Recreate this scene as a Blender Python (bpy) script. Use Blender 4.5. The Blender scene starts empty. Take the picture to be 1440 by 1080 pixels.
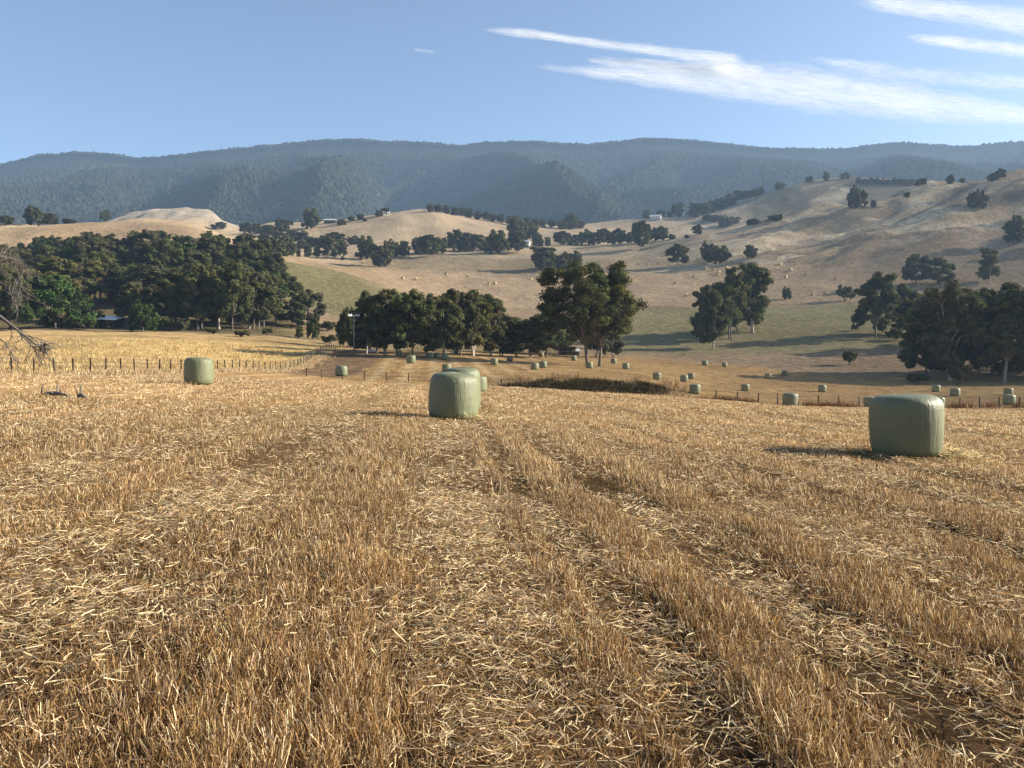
import bpy, bmesh, math, random
import numpy as np
from mathutils import Vector, Matrix
R = math.radians
rng = np.random.default_rng(11)
random.seed(7)
scene = bpy.context.scene
COL = scene.collection
W0, H0, F = 1440.0, 1080.0, 1082.0
HOR = 500.0
EZ = 1.45
PITCH = math.atan((540 - HOR) / F)
CP, SP = math.cos(PITCH), math.sin(PITCH)
SUN_AZ, SUN_EL = 83.0, 23.5          # azimuth clockwise from +Y (towards +X)

# ------------------------------------------------------------------ helpers
def st(u, v):
    """photo pixel -> direction as (X/Y, Z/Y)"""
    u = np.asarray(u, float); v = np.asarray(v, float)
    dx = u - 720.0; up = 540.0 - v
    dy = F * CP + up * SP
    dz = -F * SP + up * CP
    return dx / dy, dz / dy

def proj(X, Y, Z):
    z = Z - EZ
    fwd = Y * CP - z * SP
    up = Y * SP + z * CP
    return 720 + F * X / fwd, 540 - F * up / fwd

def _hash(ix, iy, seed):
    h = (ix * 374761393 + iy * 668265263 + seed * 974634777) & 0xFFFFFFFF
    h = ((h ^ (h >> 13)) * 1274126177) & 0xFFFFFFFF
    h = h ^ (h >> 16)
    return (h & 0xFFFFFF) / float(0xFFFFFF)

def vnoise(x, y, seed=0):
    x = np.asarray(x, float); y = np.asarray(y, float)
    ix = np.floor(x).astype(np.int64); iy = np.floor(y).astype(np.int64)
    fx = x - ix; fy = y - iy
    fx = fx * fx * fx * (fx * (fx * 6 - 15) + 10); fy = fy * fy * fy * (fy * (fy * 6 - 15) + 10)
    a = _hash(ix, iy, seed); b = _hash(ix + 1, iy, seed)
    c = _hash(ix, iy + 1, seed); d = _hash(ix + 1, iy + 1, seed)
    return (a + (b - a) * fx) * (1 - fy) + (c + (d - c) * fx) * fy

def fbm(x, y, seed=0, n=4):
    s = 0; a = 0.5; t = 0
    for i in range(n):
        s = s + a * vnoise(x, y, seed + i * 17); t += a
        x = x * 2.03 + 11.3; y = y * 2.03 + 7.7; a *= 0.5
    return s / t

def sstep(a, b, x):
    t = np.clip((x - a) / (b - a), 0, 1)
    return t * t * (3 - 2 * t)

def tag(o, label, cat, group=None, kind=None):
    if label: o['label'] = label
    if cat: o['category'] = cat
    if group: o['group'] = group
    if kind: o['kind'] = kind
    return o

def link(o, parent=None):
    COL.objects.link(o)
    if parent: o.parent = parent
    return o

def empty(name, loc=(0, 0, 0)):
    o = bpy.data.objects.new(name, None)
    o.location = loc; o.empty_display_size = 0.5
    return link(o)

def np_mesh(name, V, faces_list, mats, cols=None, smooth=False, face_mat=None):
    """faces_list: list of int arrays (n,k)"""
    me = bpy.data.meshes.new(name)
    V = np.ascontiguousarray(V, dtype=np.float32)
    me.vertices.add(len(V)); me.vertices.foreach_set('co', V.ravel())
    tot = []; idx = []
    for f in faces_list:
        f = np.asarray(f, dtype=np.int32)
        if len(f) == 0: continue
        idx.append(f.ravel()); tot.append(np.full(len(f), f.shape[1], dtype=np.int32))
    idx = np.concatenate(idx); tot = np.concatenate(tot)
    me.loops.add(len(idx)); me.loops.foreach_set('vertex_index', idx)
    start = np.concatenate([[0], np.cumsum(tot)[:-1]]).astype(np.int32)
    me.polygons.add(len(tot)); me.polygons.foreach_set('loop_start', start)
    try: me.polygons.foreach_set('loop_total', tot)
    except Exception: pass
    if face_mat is not None: me.polygons.foreach_set('material_index', np.asarray(face_mat, dtype=np.int32))
    me.polygons.foreach_set('use_smooth', np.full(len(tot), bool(smooth)))
    for m in (mats if isinstance(mats, (list, tuple)) else [mats]): me.materials.append(m)
    if cols is not None:
        a = me.color_attributes.new('Col', 'FLOAT_COLOR', 'POINT')
        c = np.ones((len(V), 4), dtype=np.float32); c[:, :3] = cols
        a.data.foreach_set('color', c.ravel())
    me.update(calc_edges=True)
    return me

def mobj(name, me, parent=None, loc=None):
    o = bpy.data.objects.new(name, me)
    if loc is not None: o.location = loc
    return link(o, parent)

class MB:
    """collects simple solids into one mesh"""
    def __init__(s): s.V = []; s.F = []; s.n = 0
    def add(s, V, Fs):
        s.V.append(np.asarray(V, float)); s.F += [[i + s.n for i in f] for f in Fs]; s.n += len(V)
    def box(s, lo, hi, M=None):
        x0, y0, z0 = lo; x1, y1, z1 = hi
        V = np.array([(x0,y0,z0),(x1,y0,z0),(x1,y1,z0),(x0,y1,z0),(x0,y0,z1),(x1,y0,z1),(x1,y1,z1),(x0,y1,z1)], float)
        if M is not None: V = np.array([M @ Vector(p) for p in V])
        s.add(V, [(0,3,2,1),(4,5,6,7),(0,1,5,4),(1,2,6,5),(2,3,7,6),(3,0,4,7)])
    def tube(s, P, rad, k=7, jit=0.0):
        P = np.asarray(P, float); n = len(P)
        T = np.gradient(P, axis=0); T /= np.linalg.norm(T, axis=1)[:, None] + 1e-9
        ref = np.array([1.0, 0.13, 0.07])
        if abs(T[0] @ ref) > 0.9: ref = np.array([0.0, 1.0, 0.1])
        V = []
        for i in range(n):
            a = np.cross(T[i], ref); a /= np.linalg.norm(a); b = np.cross(T[i], a)
            for j in range(k):
                th = 2 * math.pi * j / k
                r = rad[i] * (1 + jit * (random.random() - .5))
                V.append(P[i] + r * (math.cos(th) * a + math.sin(th) * b))
        Fs = []
        for i in range(n - 1):
            for j in range(k):
                Fs.append((i*k+j, i*k+(j+1) % k, (i+1)*k+(j+1) % k, (i+1)*k+j))
        Fs.append(tuple(range((n-1)*k, n*k))); Fs.append(tuple(range(k-1, -1, -1)))
        s.add(V, Fs)
    def mesh(s, name, mat, smooth=False):
        me = bpy.data.meshes.new(name)
        me.from_pydata(np.concatenate(s.V).tolist(), [], s.F)
        me.materials.append(mat)
        if smooth: me.polygons.foreach_set('use_smooth', [True] * len(me.polygons))
        me.update(); return me

# ------------------------------------------------------------------ terrain
def plane_z(X, Y):
    Yc = np.maximum(Y, -2)
    return EZ - 1.24 - .0478 * X - .0243 * Y - .2 * np.exp(-Yc / 6)

RINGS = {
 50: "-400:530 0:530 130:530 260:532 385:537 470:543 560:546 650:550 720:552 800:556 900:561 1000:567 1100:575 1200:580 1300:583 1440:586 1900:594",
 66: "-400:519 0:521 130:522 260:527 385:534 470:538 560:541 650:543 720:546 800:551 900:556 1000:562 1100:570 1200:573 1300:575 1440:576 1900:582",
 76: "-400:513 0:516 130:517 260:522 385:530 470:537 560:542 650:550 700:557 800:562 900:564 950:562 1000:564 1100:569 1200:572 1300:573 1440:574 1900:578",
 84: "-400:508 0:511 130:512 260:517 385:527 470:535 560:538 650:543 690:540 720:536 800:534 900:537 950:545 1000:558 1100:567 1200:572 1300:572 1440:573 1900:576",
 97: "-400:502 0:504 130:506 260:511 330:518 385:524 470:529 560:525 650:526 720:528 800:529 900:533 1000:552 1100:562 1200:568 1300:569 1440:570 1900:573",
 112:"-400:494 0:496 130:498 260:502 330:510 385:516 430:516 470:516 560:513 650:517 720:521 800:523 900:529 1000:545 1100:555 1200:560 1300:561 1440:562 1900:566",
 130:"-400:485 0:487 130:488 260:491 385:501 430:503 470:504 560:503 650:509 720:513 800:516 900:522 1000:537 1100:546 1200:550 1300:552 1440:553 1900:558",
 150:"-400:475 0:477 130:478 260:480 385:488 430:491 470:494 560:498 650:503 720:507 800:512 900:516 1000:526 1100:534 1200:539 1300:541 1440:543 1900:548",
 175:"-400:467 0:468 130:468 260:471 385:477 430:483 470:487 560:495 650:498 720:501 800:505 900:510 1000:517 1100:522 1200:524 1300:524 1440:524 1900:530",
 200:"-400:459 0:461 130:461 260:464 385:469 430:475 470:480 560:491 650:493 720:495 800:498 900:502 1000:506 1100:507 1200:504 1300:504 1440:504 1900:506",
 240:"-400:442 0:440 130:440 260:443 385:457 430:463 470:469 560:478 650:480 720:482 800:484 900:486 1000:484 1100:480 1200:476 1300:478 1440:478 1900:476",
 300:"-400:404 0:400 130:395 260:392 385:400 430:409 470:419 560:432 650:441 720:444 800:446 900:446 1000:446 1100:443 1200:440 1300:438 1440:434 1900:420",
 340:"-400:375 0:372 130:364 260:360 385:366 430:376 470:386 560:408 650:423 720:429 800:430 900:428 1000:426 1100:424 1200:420 1300:415 1440:409 1900:390",
 400:"-400:345 0:345 130:338 260:335 330:345 385:363 430:370 470:374 560:390 650:398 720:400 800:402 900:402 1000:398 1100:394 1200:387 1300:374 1440:356 1900:320",
 460:"-400:322 0:320 130:313 200:310 260:316 330:341 385:359 430:366 470:370 560:376 650:381 720:384 800:384 900:382 1000:374 1100:364 1200:348 1300:328 1440:308 1900:270",
 520:"-400:322 0:322 130:316 200:313 260:317 330:339 385:355 430:360 470:362 560:362 650:364 720:366 800:366 900:362 1000:346 1100:336 1200:316 1300:294 1440:270 1900:240",
 600:"-400:345 0:345 130:338 200:332 260:328 330:337 385:345 430:345 470:342 560:340 650:348 720:350 800:348 860:343 953:335 977:329 1060:320 1143:305 1227:290 1300:268 1386:253 1440:244 1900:215",
 680:"-400:360 0:358 200:345 260:335 330:330 385:327 430:323 470:320 560:312 620:318 650:325 720:335 800:340 900:344 1000:348 1100:342 1200:318 1300:292 1440:264 1900:235",
 760:"-400:350 0:345 130:330 200:318 260:312 330:328 385:324 430:315 470:310 520:302 560:297 590:294 620:297 660:310 720:322 800:328 830:328 900:334 1000:342 1100:332 1200:318 1300:300 1440:275 1900:245",
 850:"-400:345 0:340 130:320 180:301 210:290 250:285 290:289 310:300 330:319 385:335 430:330 470:322 560:312 650:306 720:314 800:320 830:322 900:322 1000:322 1060:318 1110:309 1160:302 1200:297 1300:284 1440:268 1900:255",
 950:"-400:345 0:345 130:330 180:312 250:296 290:302 330:330 430:336 560:330 650:322 720:321 800:317 870:311 920:306 960:303 995:299 1060:278 1110:263 1160:253 1203:250 1240:252 1300:257 1440:262 1900:270",
 1050:"-400:350 0:350 250:330 430:340 650:335 870:320 960:314 1060:298 1110:287 1200:276 1300:276 1440:276 1900:280",
 1300:"-400:345 0:345 430:345 650:340 900:330 1060:318 1200:305 1440:300 1900:300",
}
SKY = "-700:262 -400:250 -100:246 0:237 50:223 120:219 160:222 195:228 250:223 330:214 400:207 470:201 520:202 600:206 650:209 700:204 745:203 800:208 850:207 900:200 935:199 1000:206 1060:212 1100:214 1180:215 1240:207 1265:205 1310:209 1360:211 1440:205 1700:196 2100:200"
def parse(s):
    a = [tuple(map(float, p.split(':'))) for p in s.split()]
    return np.array([p[0] for p in a]), np.array([p[1] for p in a])
NS = 1601
SG = np.linspace(-1.6, 1.6, NS)
def ring_z(spec, Y, soft):
    u, v = parse(spec); s, t = st(u, v)
    tt = np.interp(SG, s, t)
    k = max(1, int(soft / (SG[1] - SG[0])))
    ker = np.hanning(2 * k + 3); ker /= ker.sum()
    tp = np.pad(tt, k + 1, mode='edge')
    return EZ + np.convolve(tp, ker, 'valid') * Y
RY = [32.0, 40.0]; RZ = [plane_z(SG * 32, 32.0), plane_z(SG * 40, 40.0)]
for y, s in RINGS.items():
    RY.append(float(y)); RZ.append(ring_z(s, y, 0.022))
base_u = "-700:335 0:330 200:332 400:335 650:330 900:318 1100:303 1300:290 1440:284 2100:280"
zb = ring_z(base_u, 1500, .03); zc = ring_z(SKY, 2500, .012); TCREST = (zc - EZ) / 2500.0
RY.append(1500.); RZ.append(zb)
for y, f in ((1800., .26), (2100., .56), (2350., .84), (2500., 1.0), (2700., .93), (3200., .6)):
    RY.append(y); RZ.append(zb + (zc - zb) * f if y < 2500 else zc * f)
RY = np.array(RY); RZ = np.array(RZ)
NYD = 1100
LY0, LY1 = math.log(32.0), math.log(3200.0)
LYD = np.linspace(LY0, LY1, NYD)
def pchip(x, Y, xi):
    h = np.diff(x)[:, None]; d = np.diff(Y, axis=0) / h
    m = np.zeros_like(Y)
    w1 = 2 * h[1:] + h[:-1]; w2 = h[1:] + 2 * h[:-1]
    ok = d[:-1] * d[1:] > 0
    with np.errstate(divide='ignore', invalid='ignore'):
        hm = (w1 + w2) / (w1 / d[:-1] + w2 / d[1:])
    m[1:-1] = np.where(ok, hm, 0); m[0] = d[0]; m[-1] = d[-1]
    j = np.clip(np.searchsorted(x, xi) - 1, 0, len(x) - 2)
    hh = (x[j + 1] - x[j]); t = ((xi - x[j]) / hh)[:, None]; hh = hh[:, None]
    return ((2*t**3-3*t**2+1)*Y[j] + (t**3-2*t**2+t)*hh*m[j] + (-2*t**3+3*t**2)*Y[j+1] + (t**3-t**2)*hh*m[j+1])
TAB = pchip(np.log(RY), RZ, LYD)

def row_r(X, Y):
    """coordinate across the mowing rows of the near field"""
    return X + 0.11 * Y

def spur(X, Y):
    w = sstep(1330, 1800, Y) * (1 - sstep(2150, 2470, Y))
    wx = (fbm(X / 700 + 3, Y / 700, 51, 2) - .5) * 520
    q = (X + wx + 0.55 * (Y - 2000) + 150) / 380.0
    n = vnoise(q * .9 + .35, Y / 2600 + 5, 67)
    r1 = 1 - np.abs(2 * n - 1)
    n2 = vnoise((X - wx * .7 - 0.3 * (Y - 2000)) / 190.0, Y / 700 + 9, 62)
    r2 = 1 - np.abs(2 * n2 - 1)
    return w * (215 * (r1 - .6) + 120 * (r2 - .5) + 18 * (fbm(X / 60, Y / 60, 63, 2) - .5))

def H(X, Y, fine=True):
    X = np.asarray(X, float); Y = np.asarray(Y, float)
    X, Y = np.broadcast_arrays(X, Y)
    Yc = np.clip(Y, 32.0, 3199.0)
    fy = (np.log(Yc) - LY0) / (LY1 - LY0) * (NYD - 1)
    fs = np.clip((X / Yc + 1.6) / 3.2 * (NS - 1), 0, NS - 1.001)
    iy = np.clip(fy.astype(int), 0, NYD - 2); js = fs.astype(int)
    ty = fy - iy; ts = fs - js
    z = (TAB[iy, js] * (1 - ty) + TAB[iy + 1, js] * ty) * (1 - ts) + (TAB[iy, js + 1] * (1 - ty) + TAB[iy + 1, js + 1] * ty) * ts
    zp = plane_z(X, Y)
    w = sstep(33, 40, Y)
    z = zp * (1 - w) + z * w
    near = 1 - sstep(60, 120, Y)
    z = z + near * (.10 * (fbm(X / 1.7, Y / 2.6, 5, 3) - .5) + .22 * (fbm(X / 9, Y / 9, 6, 2) - .5))
    mid = sstep(60, 140, Y) * (1 - sstep(1150, 1400, Y))
    hill = sstep(280, 420, Y)
    z = z + mid * ((.5 + 1.2 * hill) * (fbm(X / 16, Y / 16, 7, 3) - .5) + 5.0 * hill * (fbm(X / 70, Y / 70, 8, 3) - .5))
    kn = sstep(690, 800, Y) * (1 - sstep(1000, 1150, Y)) * (1 - sstep(-.3, -.2, X / Yc))
    z = z + kn * (18 * (fbm(X / 75, Y / 110, 14, 2) - .5) + 7 * (fbm(X / 22, Y / 40, 15, 3) - .5))
    # stock terraces and rills of the right-hand hill
    rh = sstep(.18, .45, X / Yc) * sstep(360, 470, Y) * (1 - sstep(690, 760, Y))
    z = z + rh * (16 * (fbm(X / 60 + Y / 70, Y / 15 - X / 52, 9, 3) - .5) + 20 * (fbm(X / 110, Y / 45 - X / 90, 12, 2) - .5))
    z = z + spur(X, Y)
    # spurs stay below the range's skyline
    tc = np.interp(X / Yc, SG, TCREST)
    lim = EZ + tc * Y - 22 - .02 * (2450 - Y)
    m = (Y > 1320) & (Y < 2450)
    d = (lim - z) / 30.0
    soft = lim - 30.0 * np.log1p(np.exp(np.clip(d, -40, 40)))
    return np.where(m, soft, z)

def cast(u, v, ymin=3.0, ymax=1300.0):
    """first ground point seen through a photo pixel"""
    s, t = st(u, v); s = float(s); t = float(t)
    Ys = np.geomspace(ymin, ymax, 2600)
    hs = H(s * Ys, Ys); zr = EZ + t * Ys
    hit = np.nonzero(hs >= zr)[0]
    if len(hit): i = hit[0]
    else: i = int(np.argmax((hs - zr) / Ys))
    return s * Ys[i], Ys[i], hs[i]

def at(u, Y):
    s = float(st(u, 470)[0]); return s * Y, Y, float(H(s * Y, Y))

# ------------------------------------------------------------------ materials
def nt(name):
    m = bpy.data.materials.new(name); m.use_nodes = True
    t = m.node_tree; t.nodes.clear()
    return m, t, t.nodes, t.links
def N(ns, kind, **kw):
    n = ns.new(kind)
    for k, v in kw.items():
        if k in n.inputs: n.inputs[k].default_value = v
        else: setattr(n, k, v)
    return n
def noise(ns, ls, vec, scale, detail=4, rough=.55, mscale=None):
    if mscale:
        mp = N(ns, 'ShaderNodeMapping'); mp.inputs['Scale'].default_value = mscale
        ls.new(vec, mp.inputs['Vector']); vec = mp.outputs[0]
    n = N(ns, 'ShaderNodeTexNoise'); n.inputs['Scale'].default_value = scale
    n.inputs['Detail'].default_value = detail; n.inputs['Roughness'].default_value = rough
    ls.new(vec, n.inputs['Vector']); return n.outputs['Fac']
def mapr(ns, ls, val, a, b, c, d):
    n = N(ns, 'ShaderNodeMapRange'); ls.new(val, n.inputs[0])
    for i, x in enumerate((a, b, c, d)): n.inputs[i + 1].default_value = x
    return n.outputs[0]
def mul(ns, ls, a, b, op='MULTIPLY'):
    n = N(ns, 'ShaderNodeMath', operation=op)
    for i, x in enumerate((a, b)):
        if isinstance(x, (int, float)): n.inputs[i].default_value = x
        else: ls.new(x, n.inputs[i])
    return n.outputs[0]
def scale_col(ns, ls, col, fac):
    n = N(ns, 'ShaderNodeVectorMath', operation='SCALE')
    if isinstance(col, tuple): n.inputs[0].default_value = col[:3]
    else: ls.new(col, n.inputs[0])
    ls.new(fac, n.inputs['Scale']); return n.outputs[0]

def ground_mat(name, fine=4.0, lo=.62, hi=1.38, bump=.5, dist=.12):
    m, t, ns, ls = nt(name)
    geo = N(ns, 'ShaderNodeNewGeometry'); P = geo.outputs['Position']
    col = N(ns, 'ShaderNodeVertexColor', layer_name='Col').outputs[0]
    n1 = noise(ns, ls, P, .035, 3); n2 = noise(ns, ls, P, .45, 5, .62); n3 = noise(ns, ls, P, fine, 4, .65)
    f = mul(ns, ls, mapr(ns, ls, n1, .3, .7, .86, 1.14), mapr(ns, ls, n2, .28, .72, .64, 1.36))
    f = mul(ns, ls, f, mapr(ns, ls, n3, .25, .75, lo, hi))
    c = scale_col(ns, ls, col, f)
    b = N(ns, 'ShaderNodeBsdfDiffuse'); ls.new(c, b.inputs[0]); b.inputs[1].default_value = .9
    hgt = mul(ns, ls, mul(ns, ls, n2, 2.2), n3, 'ADD')
    bp = N(ns, 'ShaderNodeBump'); bp.inputs['Strength'].default_value = bump; bp.inputs['Distance'].default_value = dist
    ls.new(hgt, bp.inputs['Height']); ls.new(bp.outputs[0], b.inputs['Normal'])
    o = N(ns, 'ShaderNodeOutputMaterial'); ls.new(b.outputs[0], o.inputs[0]); return m

def leafy_mat(name, trans=.35, gloss=0.0):
    """vertex coloured blades or leaves that let some light through"""
    m, t, ns, ls = nt(name)
    col = N(ns, 'ShaderNodeVertexColor', layer_name='Col').outputs[0]
    d = N(ns, 'ShaderNodeBsdfDiffuse'); ls.new(col, d.inputs[0])
    tr = N(ns, 'ShaderNodeBsdfTranslucent'); ls.new(col, tr.inputs[0])
    mx = N(ns, 'ShaderNodeMixShader'); mx.inputs[0].default_value = trans
    ls.new(d.outputs[0], mx.inputs[1]); ls.new(tr.outputs[0], mx.inputs[2])
    out = mx.outputs[0]
    if gloss:
        g = N(ns, 'ShaderNodeBsdfGlossy'); g.inputs['Roughness'].default_value = .42
        g.inputs[0].default_value = (.9, .9, .85, 1)
        m2 = N(ns, 'ShaderNodeMixShader'); m2.inputs[0].default_value = gloss
        ls.new(out, m2.inputs[1]); ls.new(g.outputs[0], m2.inputs[2]); out = m2.outputs[0]
    o = N(ns, 'ShaderNodeOutputMaterial'); ls.new(out, o.inputs[0]); return m

def plain(name, col, rough=.8, nscale=6., var=.35, bump=.3, bd=.02, mscale=None, metal=0., spec=.3):
    m, t, ns, ls = nt(name)
    P = N(ns, 'ShaderNodeTexCoord').outputs['Object']
    n1 = noise(ns, ls, P, nscale, 5, .6, mscale)
    c = scale_col(ns, ls, col, mapr(ns, ls, n1, .25, .75, 1 - var, 1 + var))
    b = N(ns, 'ShaderNodeBsdfPrincipled'); ls.new(c, b.inputs['Base Color'])
    b.inputs['Roughness'].default_value = rough; b.inputs['Metallic'].default_value = metal
    b.inputs['Specular IOR Level'].default_value = spec
    bp = N(ns, 'ShaderNodeBump'); bp.inputs['Strength'].default_value = bump; bp.inputs['Distance'].default_value = bd
    ls.new(n1, bp.inputs['Height']); ls.new(bp.outputs[0], b.inputs['Normal'])
    o = N(ns, 'ShaderNodeOutputMaterial'); ls.new(b.outputs[0], o.inputs[0]); return m

def wrap_mat():
    """stretched pale green silage film"""
    m, t, ns, ls = nt('silage_film')
    P = N(ns, 'ShaderNodeTexCoord').outputs['Object']
    big = noise(ns, ls, P, 1.6, 3, .5)
    wrinkle = noise(ns, ls, P, 5.0, 5, .6, (3.6, 3.6, .3))
    band = noise(ns, ls, P, 3.0, 3, .5, (.6, .6, 2.5))
    dirt = noise(ns, ls, P, 9.0, 6, .7)
    f = mul(ns, ls, mapr(ns, ls, big, .3, .7, .9, 1.1), mapr(ns, ls, dirt, .3, .75, 1.06, .86))
    f = mul(ns, ls, f, mapr(ns, ls, band, .35, .65, .94, 1.06))
    c = scale_col(ns, ls, (.150, .162, .088), f)
    b = N(ns, 'ShaderNodeBsdfPrincipled'); ls.new(c, b.inputs['Base Color'])
    ls.new(mapr(ns, ls, dirt, .3, .7, .42, .62), b.inputs['Roughness']); b.inputs['Specular IOR Level'].default_value = .4
    h = mul(ns, ls, mul(ns, ls, wrinkle, 1.0), mul(ns, ls, band, .3), 'ADD')
    bp = N(ns, 'ShaderNodeBump'); bp.inputs['Strength'].default_value = .8; bp.inputs['Distance'].default_value = .03
    ls.new(h, bp.inputs['Height']); ls.new(bp.outputs[0], b.inputs['Normal'])
    o = N(ns, 'ShaderNodeOutputMaterial'); ls.new(b.outputs[0], o.inputs[0]); return m

M_SOIL = ground_mat('stubble_soil', 7.0, .5, 1.5, .8, .05)
M_LAND = ground_mat('dry_pasture', 2.2, .68, 1.32, .7, .5)
M_MTN = ground_mat('forest_floor', .3, .8, 1.2, .4, 2.0)
M_STRAW = leafy_mat('straw_stalk', .35, .015)
M_GRASS = leafy_mat('dry_grass_blade', .4)
M_LEAF = leafy_mat('gum_leaf', .28)
M_CANOPY = leafy_mat('far_canopy', .1)
M_BARK = plain('gum_bark', (.115, .095, .078), .9, 3.0, .45, .6, .05, (4, 4, .6))
M_PALEBARK = plain('pale_gum_bark', (.30, .265, .215), .9, 3.0, .4, .5, .05, (4, 4, .6))
M_DEADWOOD = plain('dead_wood', (.135, .118, .10), .9, 5.0, .4, .5, .02)
M_WRAP = wrap_mat()
M_STEEL = plain('rusty_steel', (.045, .03, .024), .7, 20., .3, .2, .003, None, .2)
M_WIRE = plain('fence_wire_steel', (.16, .15, .14), .5, 20., .2, .1, .001, None, .6)
M_POST = plain('weathered_timber', (.14, .11, .085), .9, 8.0, .35, .5, .01, (3, 3, .5))
M_TIN = plain('pale_tin', (.72, .73, .72), .45, 1.5, .08, .15, .01, (.2, 6, 1), .2, .5)
M_GREYTIN = plain('weathered_grey_tin', (.40, .41, .41), .6, 1.5, .1, .15, .01)
M_BRICK = plain('house_wall', (.42, .3, .24), .85, 3., .2, .2, .01)
M_CREAM = plain('cream_wall', (.66, .6, .48), .85, 3., .12, .2, .01)
M_DARK = plain('dark_timber', (.06, .05, .04), .9, 4., .3, .3, .01)  # near-black timber for shed walls, doors and windows
M_POLE = plain('silvered_timber', (.21, .185, .15), .85, 8.0, .2, .4, .01, (3, 3, .5))
M_PORC = plain('white_insulator', (.85, .85, .82), .25, 8., .05, .05, .002, None, 0, .6)
M_STRAWBALE = plain('round_straw', (.42, .31, .16), .9, 9., .35, .6, .04)
M_ROCK = plain('pale_clay', (.40, .34, .27), .9, 2.5, .25, .6, .1)

# ------------------------------------------------------------------ ground meshes
def zone_cols(X, Y):
    """ground colours of the paddocks by where they lie, some with shade painted in"""
    n = X.shape
    C = np.empty(n + (3,)); C[:] = (.40, .285, .165)
    u, v = proj(X, Y, H(X, Y, False))
    wob = (fbm(X / 14, Y / 14, 21, 3) - .5)
    def put(mask, col):
        m = np.clip(mask, 0, 1)[..., None]
        C[:] = C * (1 - m) + np.array(col) * m
    big = fbm(X / 90, Y / 60, 22, 3)
    put(sstep(.45, .62, big) * .5, (.33, .24, .16))
    # hill country: dry and slightly pinkish
    put(sstep(430, 500, Y), (.52, .39, .245)); put(sstep(430, 500, Y) * sstep(.48, .62, big) * .6, (.42, .32, .20))
    sx = X / np.maximum(Y, 1)
    fenceX = -31 - 6 * sstep(105, 165, Y)
    # near and valley hay fields
    put((1 - sstep(66, 70, Y + wob * 6)) * sstep(-31.5, -30.5, X + wob * 2), (.43, .275, .125))
    val = sstep(62, 70, Y) * (1 - sstep(0, 14, Y - (192 - 34 * sstep(.12, .5, sx)) + wob * 10)) * sstep(-.5, .5, X - fenceX)
    put(val, (.47, .30, .135))
    rr = row_r(X, Y) + .5 * wob
    fd = 1 - .75 * sstep(-.02, .1, sx)
    put(fd * val * sstep(.25, .95, np.sin(rr * 2 * math.pi / 3.6)) * (.3 + .4 * vnoise(rr / 3.6, Y / 40, 24)), (.62, .45, .245))
    put(fd * val * sstep(.3, .95, np.sin(rr * 2 * math.pi / 3.6 + 2.6)) * (.15 + .5 * vnoise(rr / 3.6, Y / 30, 26)), (.34, .205, .09))
    # tilled strip beside the fence
    put(sstep(88, 100, Y) * (1 - sstep(165, 172, Y)) * sstep(1.5, 2.2, X - fenceX) * (1 - sstep(10, 12, X - fenceX - wob * 3)), (.25, .165, .095))
    # yellow standing grass left of the fence
    yel = sstep(30, 40, Y) * (1 - sstep(178, 190, Y + wob * 20)) * (1 - sstep(-.5, .5, X - fenceX))
    put(yel, (.50, .345, .155)); put(yel * sstep(.5, .62, fbm(X / 26, Y / 7, 25, 3)) * .75, (.33, .23, .11))
    put(yel * sstep(100, 125, Y + wob * 14) * (1 - sstep(150, 165, Y)) * sstep(-.62, -.45, sx), (.62, .44, .185))
    # creek flat behind the trees, wood floor
    put(sstep(186, 198, Y + wob * 12) * (1 - sstep(225, 250, Y)) * (1 - sstep(.0, .1, sx)), (.30, .23, .12))
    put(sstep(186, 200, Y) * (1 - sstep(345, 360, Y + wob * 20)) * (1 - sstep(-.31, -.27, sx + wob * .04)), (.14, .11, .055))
    # green slope, centre left
    g = sstep(262, 285, Y + wob * 20) * (1 - sstep(0, 6, Y - (352 + 60 * sstep(-.31, -.15, sx)) + 34 * sstep(-.31, -.15, sx) * 2)) * sstep(-.36, -.31, sx + wob * .03) * (1 - sstep(-.11, -.06, sx))
    put(g, (.225, .195, .095))
    # greenish paddock right of the big gum
    g = sstep(208, 225, Y + wob * 10) * (1 - sstep(318, 326, Y + wob * 8)) * sstep(.10, .14, sx)
    put(g, (.33, .275, .145)); put(g * sstep(.5, .65, fbm(X / 30, Y / 8, 27, 3)) * .6, (.31, .25, .12))
    put(sstep(250, 262, Y + wob * 10) * (1 - sstep(318, 326, Y + wob * 8)) * sstep(.10, .14, sx) * .4, (.29, .255, .12))
    # pale mown paddock with the straw bales
    p = sstep(326, 334, Y + wob * 8) * (1 - sstep(440, 452, Y + wob * 10)) * sstep(-.22, -.12, sx) * (1 - sstep(.42, .5, sx))
    put(p * .85, (.49, .35, .21))
    put(sstep(452, 462, Y) * (1 - sstep(512, 530, Y)) * sstep(-.22, -.17, sx) * (1 - sstep(.1, .2, sx)) * .8, (.29, .225, .13))
    # gully bank: its shade painted in as near-black ground colour
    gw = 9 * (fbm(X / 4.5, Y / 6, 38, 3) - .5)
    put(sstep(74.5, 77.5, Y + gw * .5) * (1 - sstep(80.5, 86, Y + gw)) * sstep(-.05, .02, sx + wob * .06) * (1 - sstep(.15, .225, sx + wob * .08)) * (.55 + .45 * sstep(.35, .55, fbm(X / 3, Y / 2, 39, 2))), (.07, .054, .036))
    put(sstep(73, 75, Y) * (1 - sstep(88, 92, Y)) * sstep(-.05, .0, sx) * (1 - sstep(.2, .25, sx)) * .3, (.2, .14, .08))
    # right hill: dark tree-shadow streaks painted into the ground, paler grass streaks between
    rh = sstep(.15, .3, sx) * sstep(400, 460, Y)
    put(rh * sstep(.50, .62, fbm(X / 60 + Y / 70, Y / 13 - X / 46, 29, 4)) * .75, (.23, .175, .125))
    put(rh * sstep(.53, .66, fbm(X / 44 + Y / 60, Y / 8 - X / 34, 31, 4)) * .85, (.72, .58, .38))
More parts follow.
